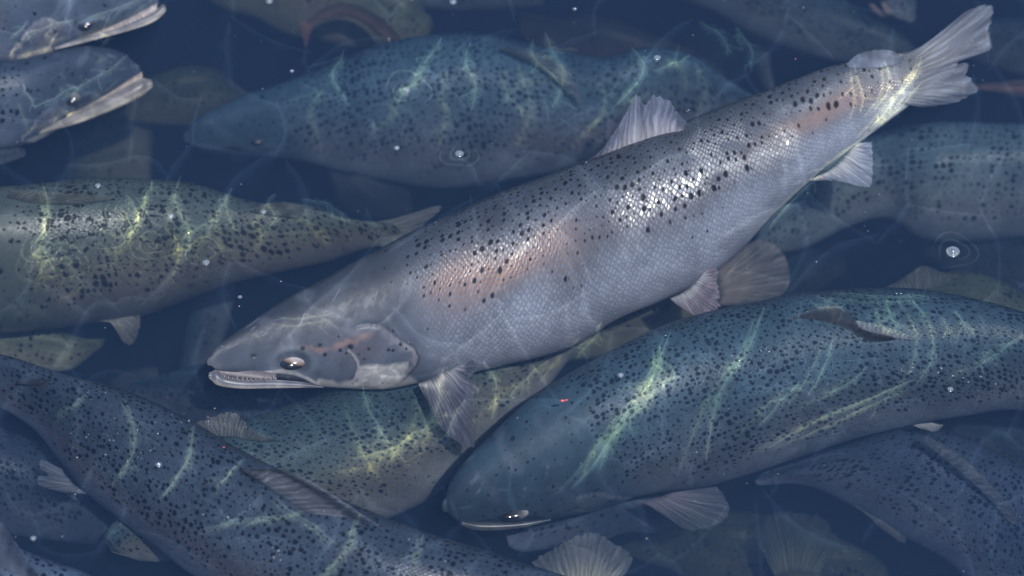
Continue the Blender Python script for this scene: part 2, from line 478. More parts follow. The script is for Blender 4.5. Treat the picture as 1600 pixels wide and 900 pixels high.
def fish(sta, z, roll, style, label, gill=None, z2=None, ratio=0.60, nr=180, ns=96, dense_head=False, name='salmon', cat='salmon', group='salmon crowding under the water surface',
         marks=True, pink=0.25, bright=1.0, hue=None, warpfn=None, wave=0.0, headspots=True, glintfn=None, pinkfn=None, mstr=0.4, zm=None, uneven=0.0009):
    f = Fish()
    sta = np.asarray(sta, float)
    n0 = len(sta)
    if gill is None: gill = 0
    # sample stations
    if dense_head:
        mids = (sta[:, :2] + sta[:, 2:]) / 2
        tt = np.concatenate([[0], np.cumsum(np.linalg.norm(np.diff(np.hstack([sta]), axis=0), axis=1))])
        g = tt[gill] / tt[-1] * 1.05
        dens = np.concatenate([np.linspace(0, g, int(nr * 0.6)), np.linspace(g, 1, nr - int(nr * 0.6) + 1)[1:]])
    else:
        dens = None
    Q, u, tk = curve(sta, nr, dens)
    # snout cap
    w0 = np.linalg.norm(Q[0, :2] - Q[0, 2:])
    m0, m1 = (Q[0, :2] + Q[0, 2:]) / 2, (Q[6, :2] + Q[6, 2:]) / 2
    dirn = (m0 - m1) / (np.linalg.norm(m0 - m1) + 1e-9)
    caps = []
    for k in range(7):
        q = k / 7.0
        r = math.sqrt(max(1e-4, 1 - (1 - q) ** 2))
        c = m0 + dirn * w0 * 0.42 * (1 - q)
        h = (Q[0, :2] - Q[0, 2:]) / 2 * r
        caps.append(np.concatenate([c + h, c - h]))
    wt = np.linalg.norm(Q[-1, :2] - Q[-1, 2:])
    e0, e1 = (Q[-1, :2] + Q[-1, 2:]) / 2, (Q[-6, :2] + Q[-6, 2:]) / 2
    dt = (e0 - e1) / (np.linalg.norm(e0 - e1) + 1e-9)
    tails = []
    for k in range(1, 6):
        q = k / 5.0
        r = math.sqrt(max(1e-4, 1 - q * q))
        c = e0 + dt * wt * 0.75 * q
        h = (Q[-1, :2] - Q[-1, 2:]) / 2 * r
        tails.append(np.concatenate([c + h, c - h]))
    Q = np.vstack([caps, Q, tails])
    N = len(Q)
    mid = (Q[:, :2] + Q[:, 2:]) / 2
    frac = np.concatenate([[0], np.cumsum(np.linalg.norm(np.diff(mid, axis=0), axis=1))])
    frac /= frac[-1]
    zz = z + ((z2 if z2 is not None else z) - z) * frac + wave * np.sin(frac * 6)
    if zm is not None:
        zz = z * (1 - frac) * (1 - 2 * frac) + 4 * zm * frac * (1 - frac) + z2 * frac * (2 * frac - 1)
    C = at(mid[:, 0], mid[:, 1], zz)
    d = (C - CAM) @ FW
    half = 0.5 * np.linalg.norm(Q[:, :2] - Q[:, 2:], axis=1) * K * d
    ev = Q[:, :2] - Q[:, 2:]
    ev = ev / (np.linalg.norm(ev, axis=1)[:, None] + 1e-9)
    e = RT * ev[:, :1] - UP * ev[:, 1:]
    Vv = -FW
    ro = np.radians(roll)
    D = e * math.cos(ro) + Vv * math.sin(ro)
    L = Vv * math.cos(ro) - e * math.sin(ro)
    rt = ratio * (0.86 + 0.2 * smooth(0, 0.16, frac) - 0.62 * smooth(0.6, 1.0, frac))
    a = half / np.sqrt(math.cos(ro) ** 2 + (rt * math.sin(ro)) ** 2)
    b = a * rt
    s = np.concatenate([[0], np.cumsum(np.linalg.norm(np.diff(C, axis=0), axis=1))])
    # ring of the last head station
    gi = 0
    if gill:
        gm = (sta[gill, :2] + sta[gill, 2:]) / 2
        gi = int(np.argmin(np.linalg.norm(mid - gm, axis=1)))
    shead = s[gi] if gi else max(s[-1] * 0.22, 1e-3)
    th = np.linspace(-math.pi, math.pi, ns + 1)
    ct, st = np.cos(th), np.sin(th)
    cd = np.sign(ct) * np.abs(ct) ** 0.94
    sd = np.sign(st) * np.abs(st) ** 0.9
    P = C[:, None, :] + (a[:, None] * cd[None])[..., None] * D[:, None, :] + (b[:, None] * sd[None])[..., None] * L[:, None, :]
    HF = np.broadcast_to((s / shead)[:, None], (N, ns + 1))
    TH = np.broadcast_to(th[None], (N, ns + 1))
    rad = np.linalg.norm(P - C[:, None], axis=2)
    out = (P - C[:, None]) / (rad[..., None] + 1e-9)
    if dense_head and not MAP:
        sel = s <= shead * 1.25
        px, py, _ = project(P[sel][:, ns // 2:])
        MAP.update(x=px, y=py, hf=(s / shead)[sel])
    bk, fl, be, slim, sden = STYLE[style]
    F = np.abs(TH) / math.pi
    nz = 0.035 * wob(s[:, None] * 30 + 0 * TH, TH * 3, 1.0, 21)
    F2 = F + nz
    c = mixc(np.broadcast_to(np.array(bk), (N, ns + 1, 3)), fl, smooth(0.16, 0.42, F2))
    c = mixc(c, be, smooth(0.42, 0.72, F2))
    # faint pink along the lateral line
    pk = np.exp(-((F2 - (slim - 0.015)) / 0.075) ** 2) * smooth(0.95, 1.15, HF) * (0.75 + 0.25 * wob(HF * 3, TH, 1.2, 8))
    if pinkfn is not None:
        px, py, _ = project(P)
        pk = pk * pinkfn(px, py)
    c = mixc(c, (0.25, 0.155, 0.15), pk * pink)
    hm = 1 - smooth(0.88, 1.22, HF + 0.10 * np.cos(TH))   # scaleless head
    if gill:
        c = mixc(c, mixc(np.broadcast_to(np.array(bk) * (0.66 if dense_head else 0.82), c.shape), np.array(bk) * (1.0 if dense_head else 1.25), smooth(0.3, 0.62, F)), hm * 0.85)
    disp = np.zeros((N, ns + 1))
    spots_off = np.ones((N, ns + 1))
    if gill and marks:
        sel = (HF[:, 0] < 1.2)
        dm, cols = marks_for(HF[sel], TH[sel], 1.0)
        k = (shead / MAP['shead']) if 'shead' in MAP else 1.0
        disp[sel] += dm * 0.001 * k * (0.4 + 0.6 * mstr)
        cc = c[sel]
        for i, (col, w) in enumerate(cols):
            if col in ((0.27, 0.165, 0.13), (0.19, 0.19, 0.195)) and not dense_head: continue
            if not headspots and i >= len(cols) - len(HSPOT): continue
            cc = mixc(cc, np.array(col) if dense_head or mstr > 0.6 else np.array(col) * 0.6, np.clip(w, 0, 1) * (1.0 if col[0] < 0.1 else mstr))
        c[sel] = cc
    if dense_head and 'shead' not in MAP: MAP['shead'] = shead
    if hue is not None: c = c * np.array(hue)
    c = c * (np.array((0.96, 1.0, 1.06)) if style in ('golden', 'olive', 'red', 'rippled') else np.array((0.92, 0.98, 1.08) if dense_head else (0.86, 0.97, 1.12)))
    c = np.clip(c * bright, 0.004, 0.8)
    P = P + out * disp[..., None]
    # gentle body unevenness
    P = P + out * (uneven * wob(s[:, None] * 28 + 0 * TH, TH * 2.2, 1.0, 4) * smooth(0.3, 1.3, HF))[..., None]
    rest = np.stack([np.broadcast_to(s[:, None], TH.shape), TH * ((a + b) * 0.5)[:, None], np.zeros(TH.shape)], -1)
    if warpfn is not None:
        px, py, _ = project(P)
        rest = rest + warpfn(px, py)
    body = np.stack([np.broadcast_to(s[:, None], TH.shape), TH, HF], -1)
    mR = (1 - smooth(slim - 0.05, slim + 0.09, F2)) * sden * ((1 - hm if dense_head else 1 - 0.8 * hm) if gill else 1.0)
    mR = mR + 0.10 * (F < 0.62) * sden * (1 - hm)
    mG = (1 - hm if gill else np.ones_like(hm)) * (1 - 0.55 * smooth(0.75, 0.95, F))
    mB = np.clip(pk * 1.3, 0, 1) * (pink > 0.3)
    glint_mask = np.zeros(TH.shape)
    if glintfn is not None:
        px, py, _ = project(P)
        glint_mask = glintfn(px, py) * (1 - hm)
    mask = np.stack([mR, mG, mB], -1)
    fl_ = np.dot(np.cross(P[N // 2 + 1, ns * 3 // 4] - P[N // 2, ns * 3 // 4], P[N // 2, ns * 3 // 4 + 1] - P[N // 2, ns * 3 // 4]), out[N // 2, ns * 3 // 4]) < 0
    root = bpy.data.objects.new(name, None)
    root.empty_display_size = 0.05
    COL.objects.link(root)
    root.location = C[N // 2]
    tag(root, label, cat, group)
    key = SKIN_OF.get(style, style)
    f.body = build('body', P.reshape(-1, 3), grid_faces(N, ns + 1, False, fl_), SKIN[key], root,
                   {'silver': ('FLOAT', glint_mask.reshape(-1)), 'rest': ('FLOAT_VECTOR', rest.reshape(-1, 3)), 'body': ('FLOAT_VECTOR', body.reshape(-1, 3)), 'pigment': ('FLOAT_COLOR', c.reshape(-1, 3)), 'mask': ('FLOAT_VECTOR', mask.reshape(-1, 3))})  # the 'silver' attribute holds the painted sun glint
    f.root, f.C, f.mid, f.P, f.D, f.L, f.d, f.a, f.b, f.s, f.out, f.e = root, C, mid, P, D, L, d, a, b, s, out, e
    px, py, dd = project(P)
    f.px, f.py, f.dd = px, py, dd
    return f


def surface(f, x, y):
    """Nearest visible skin vertex to a pixel: position, depth and outward direction."""
    q = (f.px - x) ** 2 + (f.py - y) ** 2
    near = q < q.min() + 30
    dd = np.where(near, f.dd, 1e9)
    k = np.unravel_index(np.argmin(dd), dd.shape)
    return f.P[k], f.dd[k], f.out[k]


def fin(f, name, base, edge, ob=0.0, oe=0.0, col=(0.2, 0.21, 0.24), tip=None, mat='dense', nu=70, nv=30, rag=3.0, curl=0.0, pleat=0.0006, thick=0.0012, label=None, dark=None, stray=1.0):
    """A fin between two pixel outlines. ob / oe: metres towards the viewer from the body's middle plane, at the base and at the edge."""
    B, _, _ = curve(base, nu)
    E, _, _ = curve(edge, nu)
    r = np.random.default_rng(abs(hash(name + str(base[0]))) % 9999 if False else int(abs(base[0][0] * 7 + base[0][1] * 13)) + len(name))
    k = int(np.argmin(np.linalg.norm(f.mid - np.mean(B, axis=0), axis=1)))
    d0 = f.d[k]
    u = np.linspace(0, 1, nu)
    jag = rag * (0.5 * np.sin(u * 61 + r.uniform(0, 6)) * r.uniform(0.5, 1) + r.normal(0, 0.55, nu)) * smooth(0, 0.06, u) * (1 - smooth(0.94, 1, u))
    notch = sum(-rag * r.uniform(0.6, 2.6) * np.exp(-((u - r.uniform(0.1, 0.9)) / 0.012) ** 2) for _ in range(5))
    dv = E - B
    ln = np.linalg.norm(dv, axis=1)[:, None] + 1e-6
    E = E + dv / ln * (jag + notch)[:, None] * np.minimum(1, ln / 40)
    v = np.linspace(0, 1, nv)
    Q = B[:, None] * (1 - v)[None, :, None] + E[:, None] * v[None, :, None]
    off = ob + (oe - ob) * v[None] + curl * np.sin(v * math.pi)[None] * np.ones((nu, 1))
    ph = r.uniform(0, 6)
    off = off + pleat * 0.35 * np.sin(u * 6.283 * 11 + ph)[:, None] * smooth(0.05, 0.5, v)[None] + pleat * 1.6 * np.sin(u * 6.283 * 2.3 + ph)[:, None] * v[None]
    P = pt(Q[..., 0], Q[..., 1], d0 - off)
    du, dvv = np.gradient(P, axis=0), np.gradient(P, axis=1)
    nrm = np.cross(du, dvv)
    nrm /= np.linalg.norm(nrm, axis=2)[..., None] + 1e-12
    tk = thick * (1 - 0.8 * v)[None] * (smooth(0, 0.04, u) * (1 - smooth(0.96, 1, u)))[:, None]
    A, Bk = P + nrm * tk[..., None], P - nrm * tk[..., None]
    G = np.concatenate([A, Bk[:, ::-1]], 1)
    c = np.broadcast_to(np.array(col, float), (nu, nv, 3)).copy()
    if tip is not None: c = mixc(c, tip, np.broadcast_to(smooth(0.1, 0.75, v)[None], (nu, nv)))
    if dark is not None:
        for (u0, u1, v0, v1, dc, w) in dark:
            m = smooth(u0 - 0.05, u0 + 0.05, u)[:, None] * (1 - smooth(u1 - 0.05, u1 + 0.05, u))[:, None] * smooth(v0 - 0.08, v0 + 0.08, v)[None] * (1 - smooth(v1 - 0.08, v1 + 0.08, v))[None]
            c = mixc(c, dc, m * w)
    c = np.clip(c * np.array((0.9, 0.97, 1.07)), 0, 0.8)
    cc = np.concatenate([c, c[:, ::-1]], 1)
    uv = np.stack(np.broadcast_arrays(u[:, None], v[None], 0.0), -1)
    uv = np.concatenate([uv, uv[:, ::-1]], 1)
    o = build(name, G.reshape(-1, 3), grid_faces(nu, 2 * nv, True), FINM[mat], f.root, {'fin': ('FLOAT_VECTOR', uv.reshape(-1, 3)), 'pigment': ('FLOAT_COLOR', cc.reshape(-1, 3))})
    if label: o['label'] = label
    return o


def blob(name, parent, c, ax, ay, az, mat, colfn, n=28):
    """Ellipsoid with half axes ax, ay, az (vectors); colfn maps local unit coordinates to a colour."""
    i, j = np.linspace(0, math.pi, n // 2 + 1), np.linspace(0, 2 * math.pi, n, endpoint=False)
    X = np.sin(i)[:, None] * np.cos(j)[None]
    Y = np.sin(i)[:, None] * np.sin(j)[None]
    Z = np.cos(i)[:, None] * np.ones(n)[None]
    P = c + X[..., None] * ax + Y[..., None] * ay + Z[..., None] * az
    return build(name, P.reshape(-1, 3), grid_faces(n // 2 + 1, n, True), mat, parent, {'pigment': ('FLOAT_COLOR', colfn(X, Y, Z).reshape(-1, 3))})


def eye(f, x, y, rx, ry, ang=0.0, pale=(0.62, 0.56, 0.53), dark=(0.02, 0.022, 0.03), lean=(0.55, 0.75), thr=0.12, warm=(0.06, 0.06, 0.065)):
    p, d, o = surface(f, x, y)
    k = K * d
    ca, sa = math.cos(ang), math.sin(ang)
    ex, ey = RT * ca + UP * sa, -RT * sa + UP * ca
    nv = -FW * 0.8 + o * 0.4
    nv /= np.linalg.norm(nv)
    c0 = pt(x, y, d) - nv * rx * k * 0.22

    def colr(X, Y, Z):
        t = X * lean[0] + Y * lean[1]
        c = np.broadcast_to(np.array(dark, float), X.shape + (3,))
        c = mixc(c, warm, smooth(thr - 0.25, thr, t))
        return mixc(c, pale, smooth(thr - 0.12, thr + 0.5, t + 0.06 * np.sin(X * 7 + Y * 4)))  # pale side is glare painted into the eye colour
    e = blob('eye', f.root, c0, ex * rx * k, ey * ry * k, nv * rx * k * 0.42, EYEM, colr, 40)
    c1 = c0 + nv * rx * k * 0.33 - ex * lean[0] * rx * k * 0.35 - ey * lean[1] * ry * k * 0.3
    blob('pupil', e, c1, ex * rx * k * 0.42, ey * ry * k * 0.5, nv * rx * k * 0.10, EYEM, lambda X, Y, Z: np.full(X.shape + (3,), 0.006), 20)
    return e


def jaw(f, sta, off=0.0, ratio=0.8, teeth=None, lining=None, lip=(0.5, 0.46, 0.42), side=(0.16, 0.165, 0.2), tooth_px=(2.6, 5.0), nr=60, ns=48):
    sta = np.asarray(sta, float)
    Q, _, _ = curve(sta, nr)
    w0 = np.linalg.norm(Q[0, :2] - Q[0, 2:])
    m0, m1 = (Q[0, :2] + Q[0, 2:]) / 2, (Q[4, :2] + Q[4, 2:]) / 2
    dr = (m0 - m1) / np.linalg.norm(m0 - m1)
    caps = [np.concatenate([m0 + dr * w0 * 0.4 * (1 - q) + (Q[0, :2] - Q[0, 2:]) / 2 * math.sqrt(max(1e-4, 1 - (1 - q) ** 2)),
                            m0 + dr * w0 * 0.4 * (1 - q) - (Q[0, :2] - Q[0, 2:]) / 2 * math.sqrt(max(1e-4, 1 - (1 - q) ** 2))]) for q in np.linspace(0, 0.95, 7)]
    Q = np.vstack([caps, Q])
    mid = (Q[:, :2] + Q[:, 2:]) / 2
    k = int(np.argmin(np.linalg.norm(f.mid - mid.mean(0), axis=1)))
    d0 = f.d[k] - off
    C = pt(mid[:, 0], mid[:, 1], np.full(len(mid), d0))
    h = 0.5 * np.linalg.norm(Q[:, :2] - Q[:, 2:], axis=1) * K * d0
    ev = Q[:, :2] - Q[:, 2:]
    ev /= np.linalg.norm(ev, axis=1)[:, None] + 1e-9
    e = RT * ev[:, :1] - UP * ev[:, 1:]
    th = np.linspace(-math.pi, math.pi, ns + 1)
    P = C[:, None] + (h[:, None] * np.cos(th))[..., None] * e[:, None] + (np.maximum(h, h.max() * 0.6)[:, None] * np.minimum(1, h / (0.3 * h.max()))[:, None] * ratio * np.sin(th))[..., None] * (-FW)
    F = np.abs(th) / math.pi
    c = mixc(np.broadcast_to(np.array(side), (ns + 1, 3)), lip, smooth(0.55, 0.8, F) + (1 - smooth(0.1, 0.28, F)) * 0.8)
    c = np.broadcast_to(c[None], P.shape)
    o = build('lower_jaw', P.reshape(-1, 3), grid_faces(len(Q), ns + 1), HARD, f.root, {'pigment': ('FLOAT_COLOR', np.clip(c, 0, 1).reshape(-1, 3))})
    if teeth is not None:
        a, n = teeth
        T, _, _ = curve(a, n)
        Vv, Ff, cc = [], [], []
        tx, tl = tooth_px
        for i, (x, y) in enumerate(T):
            tg = T[min(i + 1, n - 1)] - T[max(i - 1, 0)]
            tg = tg / np.linalg.norm(tg)
            upv = np.array([tg[1], -tg[0]])
            if upv[1] > 0: upv = -upv
            ww, ll = tx * random.uniform(0.65, 1.2), tl * random.uniform(0.5, 1.25)
            upv = upv + tg * random.uniform(-0.35, 0.35)
            b0 = len(Vv)
            dd = d0 - h.max() * ratio * 0.95
            for lv, rr in ((0, 1), (0.6, 0.75), (1, 0.15)):
                for q in range(8):
                    an = q / 8 * 6.283
                    xx = np.array([x, y]) + tg * math.cos(an) * ww * 0.5 * rr + upv * (lv - 0.25) * ll
                    Vv.append(pt(xx[0], xx[1], dd + math.sin(an) * ww * 0.5 * rr * K * d0))
                    cc.append((0.30, 0.265, 0.28) if lv > 0 else (0.16, 0.12, 0.13))
            for lv in range(2):
                for q in range(8):
                    Ff.append((b0 + lv * 8 + q, b0 + lv * 8 + (q + 1) % 8, b0 + lv * 8 + 8 + (q + 1) % 8, b0 + lv * 8 + 8 + q))
        build('tooth_row', Vv, Ff, MOUTH, o, {'pigment': ('FLOAT_COLOR', np.array(cc))})
    if lining is not None:
        jl = np.asarray(lining[0], float)
        Q2, _, _ = curve(jl, 40)
        m2 = (Q2[:, :2] + Q2[:, 2:]) / 2
        C2 = pt(m2[:, 0], m2[:, 1], np.full(len(m2), d0 + lining[1]))
        h2 = 0.5 * np.linalg.norm(Q2[:, :2] - Q2[:, 2:], axis=1) * K * d0
        th2 = np.linspace(-math.pi, math.pi, 33)
        P2 = C2[:, None] + (h2[:, None] * np.cos(th2))[..., None] * UP + (h2.max() * 0.7 * np.minimum(1, h2 / (0.4 * h2.max()))[:, None] * np.sin(th2))[..., None] * (-FW)
        c2 = np.broadcast_to(mixc(np.broadcast_to(np.array(lining[2]), (33, 3)), lining[3], smooth(0.45, 0.6, np.abs(th2) / math.pi))[None], P2.shape)
        build('mouth_lining', P2.reshape(-1, 3), grid_faces(40, 33), MOUTH, f.root, {'pigment': ('FLOAT_COLOR', c2.reshape(-1, 3))})
    return o


# ------------------------------------------------------------------ the water
def water_body():
    t = NT('sea_water')
    v = t.n('VolumePrincipled')
    v.inputs['Density'].default_value = 2.0
    v.inputs['Color'].default_value = (0.069, 0.132, 0.258, 1)
    v.inputs['Anisotropy'].default_value = 0.0
    t.t.links.new(v.outputs[0], t.out.inputs['Volume'])
    x, y, z0, z1 = 9, 9, -4.0, 0.0
    V = [(i * x, j * y, k) for k in (z0, z1) for j in (-1, 1) for i in (-1, 1)]
    F = [(0, 2, 3, 1), (4, 5, 7, 6), (0, 1, 5, 4), (2, 6, 7, 3), (0, 4, 6, 2), (1, 3, 7, 5)]
    o = build('water', V, F, t.m, smooth_shade=False)
    tag(o, kind='structure')
    d = NT('deep_water_dark')
    g = d.n('TexCoord')
    b = d.bsdf(Base_Color=d.mix(d.noise(g.outputs['Object'], 0.8, 3), (0.008, 0.02, 0.05), (0.014, 0.03, 0.065)), Roughness=0.9)
    d.end(b.outputs[0])
    o = build('deep_water', [(-8.5, -8.5, -3.2), (8.5, -8.5, -3.2), (8.5, 8.5, -3.2), (-8.5, 8.5, -3.2)], [(0, 1, 2, 3)], d.m)
    tag(o, kind='structure')


water_body()

# ------------------------------------------------------------------ the large fish at the surface
A = fish([(328, 557, 329, 571), (339, 541, 338, 577), (370, 518, 362, 581), (405, 494, 400, 584), (450, 465, 440, 592), (500, 439, 490, 603), (550, 411, 545, 607), (600, 385, 605, 608), (640, 364, 650, 600),
          (700, 336, 705, 588), (760, 310, 770, 575), (820, 287, 840, 560), (880, 264, 905, 535), (930, 246, 965, 498), (990, 222, 1035, 470), (1050, 198, 1105, 435), (1110, 174, 1165, 383),
          (1170, 151, 1215, 330), (1230, 127, 1262, 285), (1290, 106, 1312, 246), (1345, 92, 1358, 210), (1395, 84, 1402, 178), (1430, 80, 1442, 150), (1452, 74, 1466, 132)],
         -0.082, 8, 'silver', 'large silver grey salmon at the surface, jaws parted, dorsal fin up', gill=8, z2=-0.016, zm=-0.097, nr=460, ns=300, dense_head=True, pink=0.42, ratio=0.56, mstr=1.0,
         glintfn=lambda x, y: np.clip(np.exp(-(dist_poly(x, y, [(990, 330), (1060, 298), (1130, 265), (1225, 222)]) / 19) ** 2) * (0.75 + 0.6 * wob(x, y, 0.07, 31)) + 0.6 * np.exp(-(dist_poly(x, y, [(1060, 270), (1130, 232), (1215, 205)]) / 26) ** 2) * smooth(-0.1, 0.5, wob(x, y, 0.06, 33)), 0, 1),  # sun glint painted into the scales along the rear flank
         pinkfn=lambda x, y: (0.12 + 0.88 * (1 - smooth(780, 960, x)) + 0.6 * np.exp(-((x - 1270) / 70) ** 2)))
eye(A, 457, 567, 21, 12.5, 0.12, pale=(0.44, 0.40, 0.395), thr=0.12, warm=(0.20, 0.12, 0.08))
jaw(A, [(331, 581, 330, 594), (338, 577, 337, 601), (352, 587, 352, 605), (380, 593, 380, 607.5), (420, 593, 420, 607), (455, 595, 455, 606.5), (485, 599, 485, 606), (505, 603, 505, 606)], off=0.006, tooth_px=(4.2, 7.5),
    lip=(0.40, 0.37, 0.34), side=(0.13, 0.135, 0.165),
    teeth=([(345, 584), (353, 590), (370, 593), (395, 594), (428, 591.5)], 13), lining=([(338, 566, 338, 592), (360, 568, 360, 600), (400, 576, 400, 602), (432, 584, 432, 600)], 0.008, (0.19, 0.17, 0.18), (0.05, 0.04, 0.05)))
fin(A, 'dorsal_fin', [(878, 278), (925, 262), (965, 249), (1000, 232), (1035, 217), (1070, 202)],
    [(890, 268), (938, 236), (962, 204), (980, 172), (995, 146), (1008, 162), (1022, 150), (1044, 158), (1064, 182), (1078, 198)], 0.018, 0.034, (0.40, 0.37, 0.38), (0.215, 0.225, 0.29), 'dense', rag=2.2, nu=130, nv=44, pleat=0.0003)
fin(A, 'adipose_fin', [(1325, 106), (1350, 108), (1380, 107), (1405, 100)], [(1322, 100), (1342, 84), (1368, 78), (1395, 80), (1413, 92)], 0.016, 0.02, (0.2, 0.22, 0.28), None, 'film', rag=0.4, pleat=0.0001)
fin(A, 'tail_fin', [(1398, 94), (1412, 110), (1416, 132), (1405, 160)],
    [(1446, 72), (1482, 42), (1516, 14), (1552, 10), (1546, 48), (1549, 76), (1515, 88), (1486, 104), (1510, 98), (1514, 118), (1527, 142), (1500, 158), (1440, 168)], 0.0105, 0.006, (0.27, 0.275, 0.29), (0.2, 0.215, 0.265), 'tail', rag=2.4, nu=150, nv=40, pleat=0.0004)
fin(A, 'anal_fin', [(1264, 282), (1290, 268), (1315, 246), (1338, 224)], [(1270, 282), (1310, 283), (1345, 291), (1361, 290), (1364, 255), (1362, 222)], 0.004, 0.0, (0.56, 0.54, 0.52), (0.38, 0.4, 0.46), 'firm', rag=1.2)
fin(A, 'pelvic_fin', [(1046, 466), (1065, 455), (1085, 440), (1100, 425)], [(1060, 478), (1085, 492), (1108, 499), (1122, 488), (1124, 462), (1120, 440), (1122, 424), (1112, 417)], 0.012, 0.016, (0.5, 0.47, 0.46), (0.34, 0.27, 0.31), 'firm', rag=3,
    dark=[(0.25, 0.75, 0.3, 0.9, (0.2, 0.15, 0.19), 0.7)])
fin(A, 'pectoral_fin', [(652, 598), (668, 590), (690, 580), (715, 573)], [(668, 628), (688, 668), (712, 690), (738, 700), (744, 660), (738, 632), (748, 606), (735, 592), (747, 574), (738, 562)], 0.03, 0.046, (0.5, 0.46, 0.45), (0.15, 0.15, 0.19), 'firm',
    rag=3.2, nu=130, nv=44, dark=[(0.0, 0.6, 0.18, 1.1, (0.085, 0.083, 0.115), 0.8)])

# ------------------------------------------------------------------ other fish in full view
B = fish([(697, 778, 699, 800), (702, 757, 711, 812), (715, 735, 733, 819), (740, 706, 775, 819), (775, 672, 830, 815), (810, 640, 880, 808), (850, 608, 930, 796), (900, 580, 985, 779), (960, 548, 1040, 768), (1030, 513, 1110, 757),
          (1100, 492, 1190, 735), (1180, 474, 1280, 703), (1270, 457, 1370, 676), (1360, 452, 1450, 658), (1450, 456, 1520, 647), (1540, 474, 1575, 640), (1620, 498, 1625, 645), (1700, 530, 1690, 650), (1780, 575, 1760, 660), (1840, 610, 1810, 665)],
         -0.15, 60, 'teal', 'teal salmon dense with black spots, pale belly, folded dorsal fin, snout below the large one', gill=7, nr=260, ns=200, pink=0.22, bright=1.12, mstr=0.75)
eye(B, 802, 805, 25, 10, 0.12, pale=(0.36, 0.36, 0.35), lean=(0.95, 0.1), thr=0.45)
jaw(B, [(722, 813, 725, 823), (745, 815, 745, 829), (775, 816, 778, 829), (815, 815, 820, 824), (860, 810, 861, 814)], off=0.006, side=(0.05, 0.06, 0.075), lip=(0.075, 0.08, 0.09))
fin(B, 'dorsal_fin', [(1150, 540), (1230, 540), (1300, 538), (1395, 532)], [(1160, 533), (1215, 506), (1265, 484), (1305, 477), (1330, 489), (1345, 512), (1398, 527)], 0.094, 0.104, (0.06, 0.07, 0.092), (0.045, 0.053, 0.072), 'film', rag=0.8,
    dark=[(0.0, 0.6, 0.93, 1.2, (0.24, 0.25, 0.3), 0.7)])
fin(B, 'fin_edge', [(1298, 495), (1345, 501), (1390, 511), (1436, 529)], [(1304, 506), (1348, 516), (1390, 527), (1428, 532)], 0.108, 0.106, (0.2, 0.24, 0.25), (0.3, 0.31, 0.34), 'clear', rag=1.2, nv=16)
fin(B, 'pectoral_fin', [(1000, 783), (1020, 776), (1045, 770)], [(1040, 806), (1075, 828), (1118, 822), (1140, 800), (1132, 775), (1120, 760)], 0.0, -0.01, (0.26, 0.23, 0.26), (0.18, 0.2, 0.23), 'dense', rag=1.2)
fin(B, 'pelvic_fin', [(1425, 664), (1440, 661), (1455, 660)], [(1440, 670), (1462, 674), (1475, 664)], 0.0, 0.0, (0.5, 0.48, 0.46), None, 'dense', rag=0.5, nu=30, nv=12)

Cc = fish([(1010, 955, 1005, 985), (960, 925, 940, 1010), (870, 895, 820, 1030), (760, 862, 690, 1035), (660, 830, 560, 1022), (560, 792, 455, 985), (450, 742, 355, 930), (380, 704, 292, 894), (310, 664, 240, 852), (230, 624, 180, 808), (170, 603, 130, 770),
           (110, 587, 86, 716), (60, 571, 52, 674), (10, 555, 5, 642), (-40, 548, -40, 620), (-80, 550, -80, 610)],
          -0.125, 55, 'slate', 'dark slate blue spotted salmon slanting across the lower left corner', gill=2, nr=240, ns=200, pink=0.3, bright=1.02)
fin(Cc, 'dorsal_fin', [(374, 732), (430, 772), (490, 815), (545, 850)], [(400, 733), (450, 735), (500, 760), (560, 800), (610, 835), (618, 855), (590, 860), (552, 852)], 0.085, 0.10, (0.07, 0.08, 0.1), (0.035, 0.042, 0.06), 'dense', rag=1.2,
    dark=[(0.0, 0.9, 0.25, 0.7, (0.17, 0.17, 0.2), 0.6), (0.2, 0.95, 0.93, 1.2, (0.22, 0.23, 0.28), 0.8)])
fin(Cc, 'adipose_fin', [(22, 598), (60, 605), (100, 622), (118, 640)], [(35, 592), (80, 593), (118, 602), (132, 615), (122, 638)], 0.055, 0.06, (0.035, 0.045, 0.065), (0.05, 0.06, 0.08), 'film', rag=0.5)
fin(Cc, 'anal_fin', [(138, 772), (112, 752), (95, 732)], [(100, 770), (60, 757), (58, 745), (75, 742), (60, 728), (66, 718), (85, 728)], -0.02, -0.03, (0.27, 0.29, 0.32), (0.24, 0.26, 0.3), 'dense', rag=1.5)
fin(Cc, 'tail_fin', [(-78, 552), (-82, 580), (-80, 608)], [(-130, 500), (-150, 540), (-140, 580), (-150, 620), (-130, 660)], 0.0, 0.0, (0.1, 0.11, 0.13))

Dd = fish([(1000, 395, 1005, 410), (940, 400, 985, 450), (860, 430, 930, 500), (770, 490, 884, 565), (690, 535, 822, 645), (610, 575, 748, 708), (530, 608, 682, 770), (450, 635, 610, 808), (370, 662, 530, 840), (300, 700, 450, 860), (250, 760, 370, 870), (210, 800, 300, 870)],
          -0.26, 50, 'golden', 'teal salmon with golden lower flank curving beneath the large fish, behind its pectoral fin', gill=2, nr=200, ns=160, pink=0.12, bright=1.45)
fin(Dd, 'dorsal_fin', [(325, 682), (350, 684), (380, 686), (410, 690)], [(302, 662), (330, 652), (365, 645), (395, 672), (440, 688)], 0.085, 0.10, (0.2, 0.22, 0.22), (0.3, 0.3, 0.28), 'dense', rag=2)


